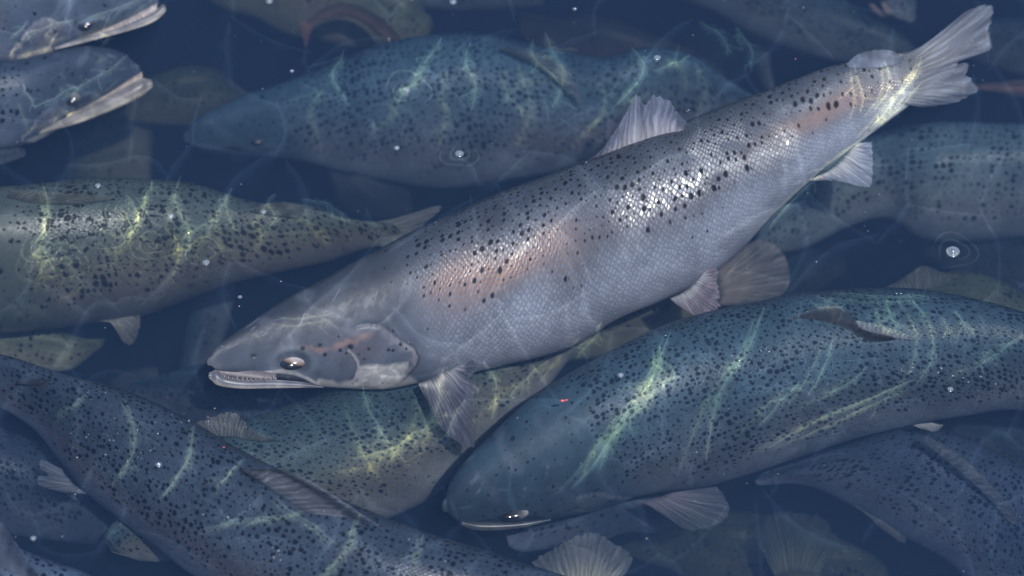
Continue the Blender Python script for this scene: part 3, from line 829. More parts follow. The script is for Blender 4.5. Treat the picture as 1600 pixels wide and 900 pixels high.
def rings(px, py):
    w = np.zeros(px.shape + (3,))
    for cx, cy, r, am, fr in ((165, 370, 60, 0.0060, 0.42), (70, 385, 45, 0.0055, 0.5), (195, 325, 55, 0.0055, 0.36), (320, 395, 40, 0.004, 0.5), (100, 410, 40, 0.003, 0.45), (267, 340, 34, 0.003, 0.6), (240, 380, 45, 0.003, 0.4)):
        q = np.hypot(px - cx, (py - cy) * 1.1)
        g = np.exp(-(q / r) ** 2) * am * np.sin(q * fr)
        w[..., 0] += g * (px - cx) / (q + 1)
        w[..., 1] += g * (py - cy) / (q + 1)
    return w


Ee = fish([(-170, 420, -168, 440), (-130, 360, -130, 480), (-70, 315, -70, 515), (-10, 298, 0, 518), (50, 292, 60, 512), (130, 284, 140, 503), (210, 282, 220, 490), (290, 288, 300, 463), (350, 303, 370, 440), (410, 318, 440, 423), (480, 320, 510, 408), (540, 340, 565, 390), (595, 348, 608, 380)],
          -0.19, 48, 'rippled', 'olive spotted salmon under broken ripples, its gill edge at the left picture border', gill=4, nr=240, ns=180, warpfn=rings, pink=0.15, bright=1.12)
fin(Ee, 'tail_fin', [(580, 346), (588, 362), (590, 384)], [(620, 345), (665, 326), (690, 322), (668, 348), (648, 365), (640, 392), (615, 392)], 0.0, 0.0, (0.16, 0.18, 0.17), (0.24, 0.25, 0.24), 'clear')
fin(Ee, 'adipose_fin', [(395, 332), (420, 338), (450, 340)], [(400, 322), (440, 315), (475, 325), (470, 340)], 0.05, 0.055, (0.09, 0.1, 0.1), (0.15, 0.16, 0.15), 'film', rag=0.4)
fin(Ee, 'dorsal_fin', [(10, 308), (50, 318), (95, 318)], [(14, 300), (45, 296), (75, 300), (180, 308), (120, 320)], 0.08, 0.09, (0.09, 0.1, 0.1), (0.16, 0.17, 0.15), 'dense', rag=1)
fin(Ee, 'pelvic_fin', [(150, 502), (175, 496), (200, 490)], [(175, 500), (198, 512), (192, 534), (206, 538), (219, 510), (218, 488)], -0.02, -0.02, (0.42, 0.42, 0.36), (0.3, 0.3, 0.25), 'dense', rag=1)

Ff = fish([(292, 206, 293, 222), (305, 188, 315, 232), (345, 168, 360, 236), (385, 149, 410, 241), (440, 133, 470, 250), (520, 104, 545, 268), (600, 74, 630, 285), (690, 58, 710, 290), (780, 62, 800, 278), (860, 80, 880, 262), (940, 92, 955, 243), (1010, 78, 1030, 225), (1080, 90, 1095, 208), (1140, 128, 1150, 190), (1190, 158, 1190, 185)],
          -0.30, 52, 'teal', 'broad teal salmon with spotted back swimming behind the raised dorsal fin of the large one', gill=4, nr=220, ns=160, pink=0.25, bright=2.1)
eye(Ff, 402, 222, 10, 5, 0.1, pale=(0.12, 0.13, 0.13))
fin(Ff, 'dorsal_fin', [(775, 78), (810, 92), (850, 108), (878, 118)], [(800, 74), (850, 85), (890, 110), (900, 135), (912, 163), (890, 142), (882, 118)], 0.095, 0.11, (0.07, 0.1, 0.13), (0.24, 0.26, 0.28), 'dense', rag=1)
fin(Ff, 'pectoral_fin', [(512, 262), (530, 268), (550, 272)], [(516, 300), (545, 330), (600, 342), (640, 338), (640, 300), (600, 278)], -0.01, -0.06, (0.2, 0.21, 0.23), (0.14, 0.16, 0.18), 'dense', rag=1)

Gg = fish([(241, -6, 244, 8), (215, -30, 219, 24), (180, -50, 178, 42), (140, -70, 135, 63), (90, -90, 85, 80), (30, -110, 20, 98), (-60, -130, -70, 130), (-160, -130, -170, 150), (-300, -100, -300, 140)],
          -0.085, 38, 'slate', 'grey salmon head with pale parted jaws poking in at the top left corner', gill=5, nr=200, ns=150, bright=1.5, mstr=0.9, hue=(1.05, 1.0, 0.98))
eye(Gg, 134, 38, 14, 9, 0.5, pale=(0.1, 0.13, 0.22), dark=(0.015, 0.02, 0.05))
jaw(Gg, [(253, 8, 257, 20), (243, 16, 247, 30), (222, 27, 227, 40), (192, 40, 194, 50), (160, 50, 160, 59), (125, 60, 126, 68), (85, 74, 86, 78)], off=0.02, teeth=([(235, 22), (215, 30), (180, 42)], 9), tooth_px=(2.4, 4), lip=(0.55, 0.52, 0.48), side=(0.17, 0.165, 0.18),
    lining=([(243, 4, 247, 22), (222, 16, 226, 36), (188, 34, 191, 48), (150, 50, 152, 58), (130, 58, 131, 62)], 0.004, (0.34, 0.30, 0.30), (0.22, 0.14, 0.15)))
Hh = fish([(211, 99, 214, 116), (195, 84, 196, 131), (165, 76, 160, 151), (130, 74, 120, 176), (80, 84, 80, 206), (35, 95, 35, 225), (-40, 100, -50, 235), (-150, 120, -150, 240), (-300, 140, -300, 230)],
          -0.16, 38, 'slate', 'grey salmon head with cream open mouth, second one down at the upper left edge', gill=5, nr=180, ns=140, bright=1.5, mstr=0.9)
eye(Hh, 113, 155, 13, 11, 0.3, pale=(0.2, 0.2, 0.2))
jaw(Hh, [(232, 124, 235, 139), (222, 122, 222, 150), (198, 134, 195, 164), (165, 152, 162, 178), (128, 170, 128, 191), (95, 188, 97, 200), (60, 205, 61, 210)], off=0.025, teeth=([(215, 132), (192, 147), (160, 160)], 10), tooth_px=(2.4, 4), lip=(0.58, 0.54, 0.46), side=(0.24, 0.225, 0.22),
    lining=([(218, 112, 226, 136), (196, 126, 202, 156), (164, 148, 166, 172), (130, 168, 131, 186), (105, 178, 106, 190)], 0.006, (0.56, 0.46, 0.38), (0.30, 0.2, 0.19)))


def deep(sta, z, label, style='far', roll=48, bright=1.0, gill=None, nr=90, ns=72, **kw):
    return fish(sta, z, roll, style, label, gill=gill, nr=nr, ns=ns, bright=bright * 1.7, marks=bool(gill), uneven=0.0025, **kw)


D1 = deep([(840, 480, 845, 500), (780, 470, 800, 560), (700, 480, 720, 640), (600, 505, 610, 680), (500, 535, 500, 690), (400, 555, 390, 685), (320, 568, 310, 665), (265, 583, 255, 640), (235, 590, 225, 630)], -0.40,
          'dim teal spotted salmon deep under the chin of the large fish', 'teal', 55, 1.1)
fin(D1, 'tail_fin', [(250, 588), (238, 605), (232, 628)], [(244, 572), (205, 578), (168, 602), (185, 615), (180, 640)], 0, 0, (0.14, 0.16, 0.18), None, 'clear')
D2 = deep([(1195, 345, 1200, 398), (1230, 290, 1262, 385), (1290, 240, 1325, 352), (1370, 212, 1390, 338), (1450, 197, 1440, 372), (1520, 194, 1510, 372), (1600, 200, 1600, 370), (1700, 220, 1700, 360), (1800, 250, 1800, 330)], -0.34,
          'hazy blue grey salmon at the right edge, below the white anal fin', 'far', 50, 1.25)
D3 = deep([(1700, 540, 1690, 580), (1620, 475, 1600, 600), (1550, 437, 1530, 590), (1490, 425, 1470, 570), (1430, 447, 1420, 540), (1380, 470, 1375, 520)], -0.34, 'olive backed salmon half hidden behind the big teal spotted back at right', 'olive', 50, 0.6)
fin(D3, 'dorsal_fin', [(1400, 466), (1440, 458), (1490, 440)], [(1385, 448), (1415, 432), (1440, 415), (1470, 425), (1500, 432)], 0.05, 0.06, (0.22, 0.24, 0.22), (0.3, 0.3, 0.27), 'dense', rag=1)
D4 = deep([(1450, 385, 1452, 400), (1500, 373, 1500, 430), (1600, 370, 1600, 460), (1700, 380, 1700, 470)], -0.46, 'dark dim salmon deep below the single bubble at the right', 'far', 50, 0.5)
D5 = deep([(1720, 1010, 1690, 1040), (1700, 930, 1640, 1010), (1640, 800, 1560, 960), (1600, 740, 1500, 893), (1540, 700, 1430, 842), (1470, 672, 1370, 812), (1400, 668, 1320, 785), (1330, 690, 1275, 762), (1260, 715, 1235, 756), (1200, 735, 1195, 758)], -0.33,
          'dim blue spotted salmon with pale ridge of fin in the lower right corner', 'slate', 58, 1.25, nr=130, ns=100)
fin(D5, 'dorsal_fin', [(1440, 690), (1490, 730), (1540, 775), (1575, 815)], [(1448, 680), (1500, 712), (1550, 758), (1590, 808), (1600, 835)], 0.11, 0.115, (0.10, 0.12, 0.15), (0.2, 0.205, 0.22), 'clear', rag=1)
fin(D5, 'pelvic_fin', [(1335, 790), (1370, 808), (1400, 822)], [(1345, 796), (1385, 832), (1412, 848), (1420, 835)], 0, 0, (0.3, 0.3, 0.28), None, 'dense')
D6 = deep([(1180, 1050, 1290, 1050), (1195, 980, 1290, 980), (1202, 920, 1285, 920), (1210, 880, 1278, 880)], -0.44, 'deep salmon showing only its fanned greenish tail at the bottom edge', 'olive', 40, 0.8)
fin(D6, 'tail_fin', [(1212, 905), (1240, 900), (1276, 902)], [(1185, 850), (1200, 806), (1250, 800), (1290, 812), (1312, 848), (1306, 862)], 0.03, 0.03, (0.26, 0.28, 0.2), (0.12, 0.16, 0.14), 'clear')
D7 = deep([(1010, 1180, 1060, 1170), (930, 1050, 1030, 1040), (890, 960, 985, 950), (872, 915, 960, 906)], -0.24, 'salmon with bright cream speckled tail fin at the bottom edge', 'silver', 40, 1.5, hue=(1.35, 1.25, 0.95))
fin(D7, 'tail_fin', [(875, 925), (915, 918), (955, 922)], [(830, 878), (875, 850), (925, 832), (958, 846), (988, 872), (978, 896)], 0.03, 0.03, (0.5, 0.48, 0.38), (0.2, 0.225, 0.25), 'clear', rag=2)
D8 = deep([(1068, 806, 1066, 820), (1040, 780, 1035, 832), (1000, 765, 985, 832), (940, 760, 920, 850), (860, 780, 840, 860)], -0.34, 'dark salmon head peeking out below the pectoral fin of the teal one', 'slate', 40, 1.0, gill=3)
D9 = deep([(180, 915, 150, 960), (110, 885, 60, 980), (40, 858, -20, 960), (-40, 840, -90, 940), (-120, 830, -150, 900)], -0.12, 'dark spotted salmon back cut off by the bottom left corner', 'slate', 60, 1.2, nr=110, ns=90)
fin(D9, 'dorsal_fin', [(-40, 872), (0, 890), (40, 905), (70, 915)], [(-30, 790), (2, 818), (30, 855), (58, 895), (72, 910)], 0.05, 0.09, (0.2, 0.225, 0.27), (0.16, 0.18, 0.23), 'film', rag=0.6)
D10 = deep([(270, 800, 265, 840), (220, 760, 215, 850), (150, 720, 130, 848), (60, 690, 50, 838), (-40, 660, -60, 820), (-140, 640, -160, 760)], -0.36, 'dim spotted salmon in the shade under the slanting slate fish', 'slate', 45, 1.0, gill=2)
D11 = deep([(378, 140, 380, 160), (340, 110, 345, 185), (290, 105, 295, 195), (240, 120, 245, 192), (180, 140, 185, 185)], -0.44, 'faint olive salmon in front of the cream mouth', 'olive', 45, 0.6)
D12 = deep([(120, 170, 232, 175), (112, 220, 238, 225), (108, 270, 236, 270), (110, 320, 230, 330)], -0.52, 'faint pale salmon hanging below the cream mouth', 'olive', 20, 0.8)
D13 = deep([(665, 20, 628, 74), (650, -10, 590, 76), (610, -40, 545, 72), (550, -70, 500, 60), (470, -90, 450, 50), (380, -90, 380, 20)], -0.36, 'pale green salmon snout behind the small wrasse at the top edge', 'olive', 45, 0.75)
D14 = deep([(1440, 86, 1428, 96), (1400, 50, 1370, 100), (1340, 20, 1290, 90), (1290, -10, 1200, 60), (1220, -50, 1120, 20), (1150, -80, 1060, -10)], -0.40, 'hazy salmon slanting down to the tail root of the large fish', 'far', 45, 0.9)
D15 = deep([(1430, 22, 1418, 33), (1432, 4, 1398, 26), (1425, -20, 1385, 5), (1415, -60, 1370, -30)], -0.32, 'blurred bluish salmon snout at the top edge near the tail', 'far', 40, 1.2)
fin(D15, 'pelvic_fin', [(1376, 2), (1380, 2)], [(1384, 22), (1400, 24)], 0.05, 0.05, (0.7, 0.55, 0.45), None, 'dense', nu=20, nv=14, rag=0.5)
fin(D15, 'pelvic_fin', [(1356, 6), (1362, 4)], [(1374, 26), (1386, 27)], 0.05, 0.05, (0.5, 0.38, 0.32), None, 'dense', nu=20, nv=14, rag=0.5)
D16 = deep([(1122, 8, 1160, -8), (1140, 42, 1205, 20), (1168, 75, 1200, 55), (1185, 112, 1202, 100), (1200, 155, 1212, 148)], -0.50, 'very faint deep salmon at the top edge, right of the middle', 'far', 45, 1.0)
D17 = deep([(700, 515, 700, 530), (780, 480, 780, 560), (900, 452, 905, 560), (980, 430, 990, 542), (1050, 420, 1060, 505), (1118, 425, 1122, 478)], -0.35, 'olive salmon under the belly of the large fish, tail fan spread', 'olive', 45, 0.8)
fin(D17, 'tail_fin', [(1116, 428), (1120, 450), (1122, 476)], [(1145, 395), (1190, 374), (1226, 400), (1234, 440), (1220, 462), (1150, 478)], 0.03, 0.04, (0.62, 0.52, 0.42), (0.48, 0.44, 0.38), 'dense', rag=1)
D18 = deep([(825, 22, 822, 60), (880, 28, 860, 92), (930, 26, 920, 112), (990, 45, 985, 118), (1060, 70, 1060, 120), (1120, 105, 1110, 130)], -0.44, 'reddish tinged salmon, faint, at the top behind the broad teal one', 'far', 40, 0.45, hue=(1.25, 0.9, 0.85))
D19 = deep([(1530, 131, 1530, 140), (1575, 126, 1578, 147), (1650, 118, 1650, 158), (1720, 120, 1720, 160)], -0.34, 'small red flank of a deep salmon at the right edge beside the tail', 'red', 40, 0.8)
D20 = deep([(160, 530, 150, 548), (130, 528, 115, 575), (85, 515, 75, 582), (30, 500, 25, 590), (-40, 490, -40, 590), (-120, 500, -120, 570)], -0.36, 'olive yellow salmon snout under the rippled fish at left', 'olive', 40, 1.0)
D21 = deep([(302, 470, 368, 460), (290, 520, 352, 520), (285, 570, 342, 575), (288, 640, 350, 640), (300, 700, 350, 700)], -0.46, 'dim upright salmon below the rippled fish, left of the large snout', 'far', 20, 0.7)
X1 = deep([(1470, 60, 1470, 75), (1530, 35, 1540, 100), (1620, 30, 1620, 120), (1720, 40, 1720, 120)], -0.42, 'hazy salmon beyond the tail tip of the large fish', 'far', 45, 0.7)
X2 = deep([(975, 852, 980, 868), (1040, 818, 1050, 892), (1120, 800, 1130, 920), (1230, 810, 1230, 930), (1330, 850, 1330, 940)], -0.52, 'dim greenish salmon along the bottom edge, left of the fanned greenish tail', 'olive', 45, 0.6)
X3 = deep([(36, 232, 34, 246), (8, 220, 4, 256), (-60, 212, -65, 270), (-150, 212, -150, 280)], -0.22, 'dark blunt salmon snout at the left edge under the cream mouthed head', 'slate', 40, 0.7)
X4 = deep([(845, -6, 842, 8), (760, -30, 750, 15), (680, -40, 660, 10), (560, -40, 560, 0)], -0.44, 'faint pale belly of a salmon along the top edge above the broad teal one', 'far', 45, 0.8)
X5 = deep([(1496, 660, 1500, 690), (1560, 658, 1572, 742), (1640, 688, 1650, 800), (1720, 740, 1720, 840)], -0.43, 'hazy salmon behind the fin ridge in the lower right corner', 'far', 50, 0.8)
X6 = deep([(1310, 400, 1312, 430), (1250, 385, 1250, 470), (1180, 400, 1170, 500), (1080, 430, 1080, 520)], -0.52, 'very dim salmon deep between the large belly and the teal back', 'far', 45, 0.5)
Wr = fish([(626, 71, 619, 75), (622, 54, 606, 65), (605, 37, 588, 53), (585, 21, 572, 39), (560, 9, 553, 29), (535, 6, 535, 25), (515, 11, 520, 27), (498, 20, 505, 31), (485, 30, 491, 37)], -0.25, 45, 'red', 'small slim wrasse with reddish flank and forked red tail', cat='small fish',
          name='wrasse', group='small cleaner fish', gill=1, marks=False, nr=90, ns=60, hue=(0.7, 0.75, 0.75), pink=0.0)
fin(Wr, 'tail_fin', [(486, 29), (489, 33), (491, 38)], [(467, 36), (471, 48), (473, 60), (478, 77), (482, 58), (488, 44)], 0, 0, (0.27, 0.14, 0.13), None, 'dense', nu=40, nv=20, rag=0.5)
eye(Wr, 607, 63, 3, 3, 0, pale=(0.3, 0.25, 0.2))


# ------------------------------------------------------------------ added strips imitating caustics on the fish, bubbles, drifting specks and painted glints
def ribbon(V, F, H, w, levels, rough=0.35):
    """Nested flat strips along the points H, w metres wide: added to brighten the sun into a caustic line."""
    tg = np.gradient(H, axis=0)
    tg[:, 2] = 0
    tg /= np.linalg.norm(tg, axis=1)[:, None] + 1e-9
    sd_ = np.stack([-tg[:, 1], tg[:, 0], np.zeros(len(tg))], -1)
    uu = np.linspace(0, 1, len(H))
    ph = len(V) * 0.37
    prof = np.sin(uu * math.pi) ** 0.7 * (0.75 + 0.35 * np.sin(uu * 7 + ph) * np.sin(uu * 11 + 1 + ph)) + 0.03
    wig = 0.6 * np.sin(uu * 11 + ph)
    rr_ = np.random.default_rng(len(V) + 1)
    nl, nr_ = rr_.uniform(-1, 1, (len(levels), len(H))), rr_.uniform(-1, 1, (len(levels), len(H)))
    for lv, sc in enumerate(levels):
        hw = (w * sc * prof)[:, None]
        o = sd_ * (wig * w * 0.3)[:, None] + np.array([0, 0, 0.001 * lv])
        b = len(V)
        for k in range(len(H)):
            V.append(H[k] + o[k] + sd_[k] * hw[k] * (1 + rough * nl[lv, k]))
            V.append(H[k] + o[k] - sd_[k] * hw[k] * (1 + rough * nr_[lv, k]))
        for k in range(len(H) - 1):
            F.append((b + 2 * k, b + 2 * k + 1, b + 2 * k + 3, b + 2 * k + 2))


def caustic_strips(lines):
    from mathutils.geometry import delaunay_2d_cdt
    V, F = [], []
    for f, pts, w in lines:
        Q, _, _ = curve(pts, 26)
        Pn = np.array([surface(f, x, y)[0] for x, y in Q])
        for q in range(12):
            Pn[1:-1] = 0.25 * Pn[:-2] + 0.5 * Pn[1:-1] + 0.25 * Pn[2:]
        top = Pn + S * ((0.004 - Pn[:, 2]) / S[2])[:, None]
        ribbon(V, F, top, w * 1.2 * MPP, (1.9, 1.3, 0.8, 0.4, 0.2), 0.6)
        rb = np.random.default_rng(int(pts[0][0] * 3 + pts[0][1]))
        for q in range(int(rb.integers(3, 6))):            # short side branches, so that each light line breaks up into a net
            k0 = int(rb.integers(3, 22))
            tg_ = top[min(k0 + 1, 25)] - top[k0 - 1]
            tg_ = tg_ / (np.linalg.norm(tg_) + 1e-9)
            sd0 = np.array([-tg_[1], tg_[0], 0]) * rb.choice([-1, 1])
            ln = rb.uniform(14, 46) * MPP
            d1 = tg_ * rb.uniform(0.2, 1.0) + sd0 * rb.uniform(0.3, 0.9)
            d2 = d1 + sd0 * rb.uniform(-0.7, 0.5)
            B3, _, _ = curve([top[k0], top[k0] + d1 * ln * 0.5, top[k0] + (d1 + d2) * ln * 0.5], 12)
            B3[:, 2] = 0.004
            ribbon(V, F, B3, w * rb.uniform(0.35, 0.8) * MPP, (1.7, 0.9, 0.4), 0.6)
    V1, F1, V, F = V, F, [], []
    # a finer net of added brightening strips over the whole surface: the edges between scattered cells
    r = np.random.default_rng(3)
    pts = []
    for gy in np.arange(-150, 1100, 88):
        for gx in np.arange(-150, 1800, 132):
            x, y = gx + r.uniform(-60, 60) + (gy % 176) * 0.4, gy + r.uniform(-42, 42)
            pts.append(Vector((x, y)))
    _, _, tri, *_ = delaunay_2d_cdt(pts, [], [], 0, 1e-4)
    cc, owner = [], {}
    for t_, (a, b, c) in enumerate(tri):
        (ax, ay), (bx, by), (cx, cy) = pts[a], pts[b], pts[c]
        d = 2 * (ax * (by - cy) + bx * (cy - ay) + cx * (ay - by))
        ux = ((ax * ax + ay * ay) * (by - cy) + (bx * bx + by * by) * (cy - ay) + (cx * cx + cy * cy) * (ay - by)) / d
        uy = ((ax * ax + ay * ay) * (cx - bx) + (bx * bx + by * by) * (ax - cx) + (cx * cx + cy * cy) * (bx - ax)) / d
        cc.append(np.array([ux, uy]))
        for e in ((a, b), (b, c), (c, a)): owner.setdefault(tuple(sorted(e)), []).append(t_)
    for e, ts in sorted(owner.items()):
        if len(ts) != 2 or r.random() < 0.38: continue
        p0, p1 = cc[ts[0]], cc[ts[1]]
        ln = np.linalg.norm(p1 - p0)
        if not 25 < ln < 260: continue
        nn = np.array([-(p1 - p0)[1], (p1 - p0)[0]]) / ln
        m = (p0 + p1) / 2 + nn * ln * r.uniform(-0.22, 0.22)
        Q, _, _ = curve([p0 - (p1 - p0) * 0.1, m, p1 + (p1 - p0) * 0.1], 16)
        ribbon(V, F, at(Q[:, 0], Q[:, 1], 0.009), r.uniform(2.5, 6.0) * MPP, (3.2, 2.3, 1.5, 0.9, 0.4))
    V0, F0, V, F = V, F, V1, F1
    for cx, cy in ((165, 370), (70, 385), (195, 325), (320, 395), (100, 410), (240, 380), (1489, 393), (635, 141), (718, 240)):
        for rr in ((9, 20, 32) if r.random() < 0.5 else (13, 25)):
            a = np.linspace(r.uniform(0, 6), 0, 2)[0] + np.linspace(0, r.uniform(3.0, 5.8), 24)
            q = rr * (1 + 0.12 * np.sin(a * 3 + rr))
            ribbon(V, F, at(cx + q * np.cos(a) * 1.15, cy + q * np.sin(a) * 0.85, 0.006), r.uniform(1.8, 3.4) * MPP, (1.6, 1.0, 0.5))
    V, F = V0, F0
    for nm, vv, ff, gain, lab in (('caustics', V1, F1, (1.17, 1.16, 1.09, 1), 'added clear strips over the fish that brighten sunlight into caustic lines'), ('faint_caustics', V, F, (1.055, 1.053, 1.045, 1), 'added net of faint brightening strips over the whole water surface')):
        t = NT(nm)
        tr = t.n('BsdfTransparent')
        tr.inputs['Color'].default_value = gain  # brighter than white: the added strips boost sunlight and the view through them
        tag(build(nm, vv, ff, t.end(tr.outputs[0])), lab, 'caustics', kind='stuff')


caustic_strips([
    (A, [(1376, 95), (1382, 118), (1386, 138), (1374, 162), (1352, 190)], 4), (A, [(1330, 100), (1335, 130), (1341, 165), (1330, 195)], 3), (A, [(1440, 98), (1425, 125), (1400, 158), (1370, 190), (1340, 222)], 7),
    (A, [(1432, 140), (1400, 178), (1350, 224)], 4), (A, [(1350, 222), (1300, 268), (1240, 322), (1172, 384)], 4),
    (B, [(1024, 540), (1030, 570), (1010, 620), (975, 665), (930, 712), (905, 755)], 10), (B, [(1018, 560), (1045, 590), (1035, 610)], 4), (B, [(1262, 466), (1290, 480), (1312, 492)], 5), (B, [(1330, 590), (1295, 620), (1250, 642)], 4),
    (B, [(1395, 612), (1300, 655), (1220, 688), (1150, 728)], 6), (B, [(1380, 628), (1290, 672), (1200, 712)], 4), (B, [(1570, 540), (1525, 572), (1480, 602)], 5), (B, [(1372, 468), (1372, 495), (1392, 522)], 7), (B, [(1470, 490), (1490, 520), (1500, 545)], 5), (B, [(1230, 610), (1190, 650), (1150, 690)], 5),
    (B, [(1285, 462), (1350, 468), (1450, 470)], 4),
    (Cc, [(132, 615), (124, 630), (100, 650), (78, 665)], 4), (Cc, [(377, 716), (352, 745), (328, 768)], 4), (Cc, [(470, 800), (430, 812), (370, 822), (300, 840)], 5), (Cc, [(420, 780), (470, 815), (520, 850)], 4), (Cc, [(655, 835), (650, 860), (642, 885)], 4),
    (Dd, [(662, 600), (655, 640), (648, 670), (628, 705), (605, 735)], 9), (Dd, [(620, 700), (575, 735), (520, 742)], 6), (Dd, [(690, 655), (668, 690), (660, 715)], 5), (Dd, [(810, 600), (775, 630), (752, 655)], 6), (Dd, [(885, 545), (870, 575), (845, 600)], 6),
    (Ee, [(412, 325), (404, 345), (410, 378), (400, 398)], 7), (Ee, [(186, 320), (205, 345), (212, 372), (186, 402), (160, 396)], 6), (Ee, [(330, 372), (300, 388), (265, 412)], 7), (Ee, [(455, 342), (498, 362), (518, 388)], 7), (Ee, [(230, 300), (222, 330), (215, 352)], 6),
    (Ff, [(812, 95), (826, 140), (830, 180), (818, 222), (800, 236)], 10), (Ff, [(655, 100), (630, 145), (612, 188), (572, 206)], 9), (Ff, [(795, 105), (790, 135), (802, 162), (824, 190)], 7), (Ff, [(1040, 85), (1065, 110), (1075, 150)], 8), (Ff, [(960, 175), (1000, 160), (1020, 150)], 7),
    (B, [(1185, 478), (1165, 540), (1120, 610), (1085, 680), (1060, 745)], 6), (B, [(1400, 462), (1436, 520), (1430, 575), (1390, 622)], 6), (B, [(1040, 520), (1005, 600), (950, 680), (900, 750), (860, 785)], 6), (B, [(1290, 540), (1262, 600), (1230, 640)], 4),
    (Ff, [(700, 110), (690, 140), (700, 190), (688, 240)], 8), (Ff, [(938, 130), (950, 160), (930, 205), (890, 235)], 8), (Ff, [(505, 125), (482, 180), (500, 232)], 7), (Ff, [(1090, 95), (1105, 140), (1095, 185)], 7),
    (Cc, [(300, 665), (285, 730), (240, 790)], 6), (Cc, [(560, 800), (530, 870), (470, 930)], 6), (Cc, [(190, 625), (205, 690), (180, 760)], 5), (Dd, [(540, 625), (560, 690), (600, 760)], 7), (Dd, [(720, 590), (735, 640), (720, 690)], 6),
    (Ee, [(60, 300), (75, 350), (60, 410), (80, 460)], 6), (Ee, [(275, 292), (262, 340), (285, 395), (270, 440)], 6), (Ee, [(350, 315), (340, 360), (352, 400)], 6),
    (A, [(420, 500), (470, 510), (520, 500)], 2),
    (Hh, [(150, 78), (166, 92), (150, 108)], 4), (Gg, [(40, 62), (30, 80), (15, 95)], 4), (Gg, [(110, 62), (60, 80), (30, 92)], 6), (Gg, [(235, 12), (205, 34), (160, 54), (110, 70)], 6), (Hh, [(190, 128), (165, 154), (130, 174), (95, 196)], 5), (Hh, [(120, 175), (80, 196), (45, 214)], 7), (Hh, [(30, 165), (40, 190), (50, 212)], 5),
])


def bubble(x, y, r, label):
    c = at(np.array(float(x)), np.array(float(y)), 0.006)
    R = r * MPP * 0.75
    n, m = 24, 7
    V, F = [], []
    prof = [(1.5, 0.0), (1.3, 0.16), (1.12, 0.1), (1.0, 0.22), (0.86, 0.5), (0.6, 0.78), (0.3, 0.93), (0.02, 1.0)]
    for rr, zz in prof:
        for k in range(n):
            V.append(c + np.array([math.cos(k / n * 6.2832) * rr, math.sin(k / n * 6.2832) * rr, zz]) * R)
    for i in range(len(prof) - 1):
        for k in range(n):
            F.append((i * n + k, i * n + (k + 1) % n, (i + 1) * n + (k + 1) % n, (i + 1) * n + k))
    tag(build('air_bubble', V, F, BUB), label, 'bubble', 'air bubbles floating on the water')


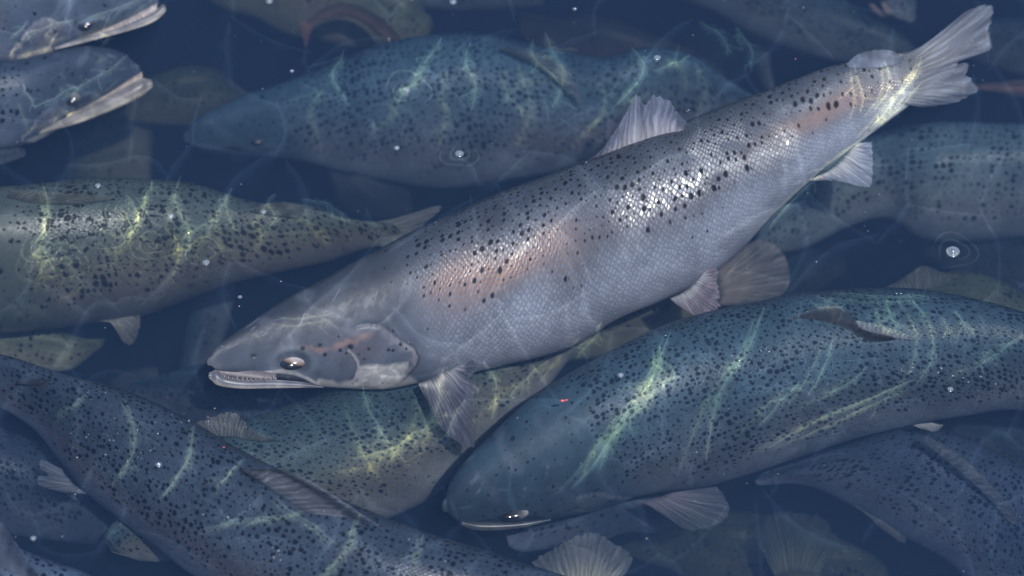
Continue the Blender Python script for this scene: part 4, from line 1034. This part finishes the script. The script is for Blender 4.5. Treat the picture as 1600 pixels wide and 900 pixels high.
tb = NT('bubble_film')
fr = tb.n('LayerWeight')
fr.inputs[0].default_value = 0.45
gl = tb.n('BsdfGlossy')
gl.inputs['Roughness'].default_value = 0.12
gl.inputs['Color'].default_value = (0.9, 0.93, 1, 1)
df = tb.n('BsdfDiffuse')
df.inputs['Color'].default_value = (0.55, 0.58, 0.64, 1)
mx0, mx1, trb = tb.n('MixShader'), tb.n('MixShader'), tb.n('BsdfTransparent')
mx0.inputs[0].default_value = 0.4
tb.t.links.new(gl.outputs[0], mx0.inputs[1])
tb.t.links.new(df.outputs[0], mx0.inputs[2])
tb.put(mx1.inputs[0], tb.ramp(fr.outputs['Facing'], 0.0, 0.8, 0.3, 0.85))
tb.t.links.new(trb.outputs[0], mx1.inputs[1])
tb.t.links.new(mx0.outputs[0], mx1.inputs[2])
BUB = tb.end(mx1.outputs[0])
for x, y, r, lab in [
    (1489, 393, 9.5, 'largest air bubble, floating over the dark water at the right'), (635, 141, 5, 'bubble over the spotted back of the broad teal salmon, left of its brightest caustic streak'),
    (620, 231, 4, 'bubble over the belly of the broad teal salmon, the left one of two'), (718, 240, 6, 'bubble over the belly of the broad teal salmon, the right one of two'),
    (1027, 90, 5, 'bubble over the tail end of the broad teal salmon'), (267, 338, 5, 'bubble over the middle of the rippled salmon back'), (153, 290, 4, 'bubble at the upper back edge of the rippled salmon'),
    (322, 410, 5, 'bubble beside the brightest caustic on the lower flank of the rippled salmon'), (412, 331, 4, 'bubble over the small adipose fin of the rippled salmon'),
    (970, 586, 4, 'bubble over the back of the big teal salmon behind its head'), (248, 726, 4, 'bubble over the slanting slate salmon, in mid flank'),
    (421, 2, 5, 'bubble cut by the top edge, left of the wrasse'), (708, 3, 5, 'bubble cut by the top edge, right of the wrasse'), (456, 111, 3, 'tiny bubble in open water below the wrasse tail'),
    (52, 841, 4, 'bubble over dark water near the bottom left corner'), (375, 464, 3, 'tiny bubble just above the snout of the large salmon'), (898, 14, 3, 'tiny bubble in open water at the top middle'), (1485, 608, 4, 'bubble over the pale flank of the big teal salmon near the right edge')]:
    bubble(x, y, r, lab)


def specks():
    V, F, c = [], [], []
    r = np.random.default_rng(5)
    L = [(r.uniform(0, 1600), r.uniform(0, 900), r.uniform(0.3, 0.75), 0) for _ in range(170)]
    for cx, cy, sx, sy, n in ((170, 690, 60, 25, 26), (215, 715, 40, 25, 22), (290, 655, 60, 22, 26), (430, 870, 10, 14, 16), (1170, 570, 30, 14, 20), (1200, 545, 20, 10, 12), (1420, 575, 25, 12, 14), (1500, 590, 60, 20, 14), (330, 800, 40, 20, 12), (1095, 205, 30, 12, 16), (1420, 470, 25, 10, 8)):
        L += [(r.normal(cx, sx * 0.5), r.normal(cy, sy * 0.5), r.uniform(0.25, 0.85), 0) for _ in range(int(n * 0.7))]  # clusters of surface sun glints, modelled as pale specks
    L += [(879, 626, 2.4, 1), (885, 625, 1.8, 1), (1243, 92, 1.5, 1), (350, 699, 1.8, 1), (1285, 278, 1.2, 1)]
    for x, y, q, red in L:
        p = at(np.array(x), np.array(y), 0.004)
        b = len(V)
        R = q * MPP
        sx = r.uniform(0.8, 2.4)
        for d_ in ((sx, 0, 0), (-sx, 0, 0), (0, 1, 0), (0, -1, 0), (0, 0, 1), (0, 0, -0.5)):
            V.append(p + np.array(d_) * R)
            c.append((0.6, 0.12, 0.14) if red else (0.62, 0.64, 0.66))
        for a_, b_ in ((0, 2), (2, 1), (1, 3), (3, 0)):
            F += [(b + a_, b + b_, b + 4), (b + b_, b + a_, b + 5)]
    o = build('specks', V, F, plain_material('speck', 0.3, 0.6, 0.1), None, {'pigment': ('FLOAT_COLOR', np.array(c))})
    tag(o, 'fine pale specks of scale and food drifting at the surface, with clusters of painted sun glints', 'specks', kind='stuff')


specks()
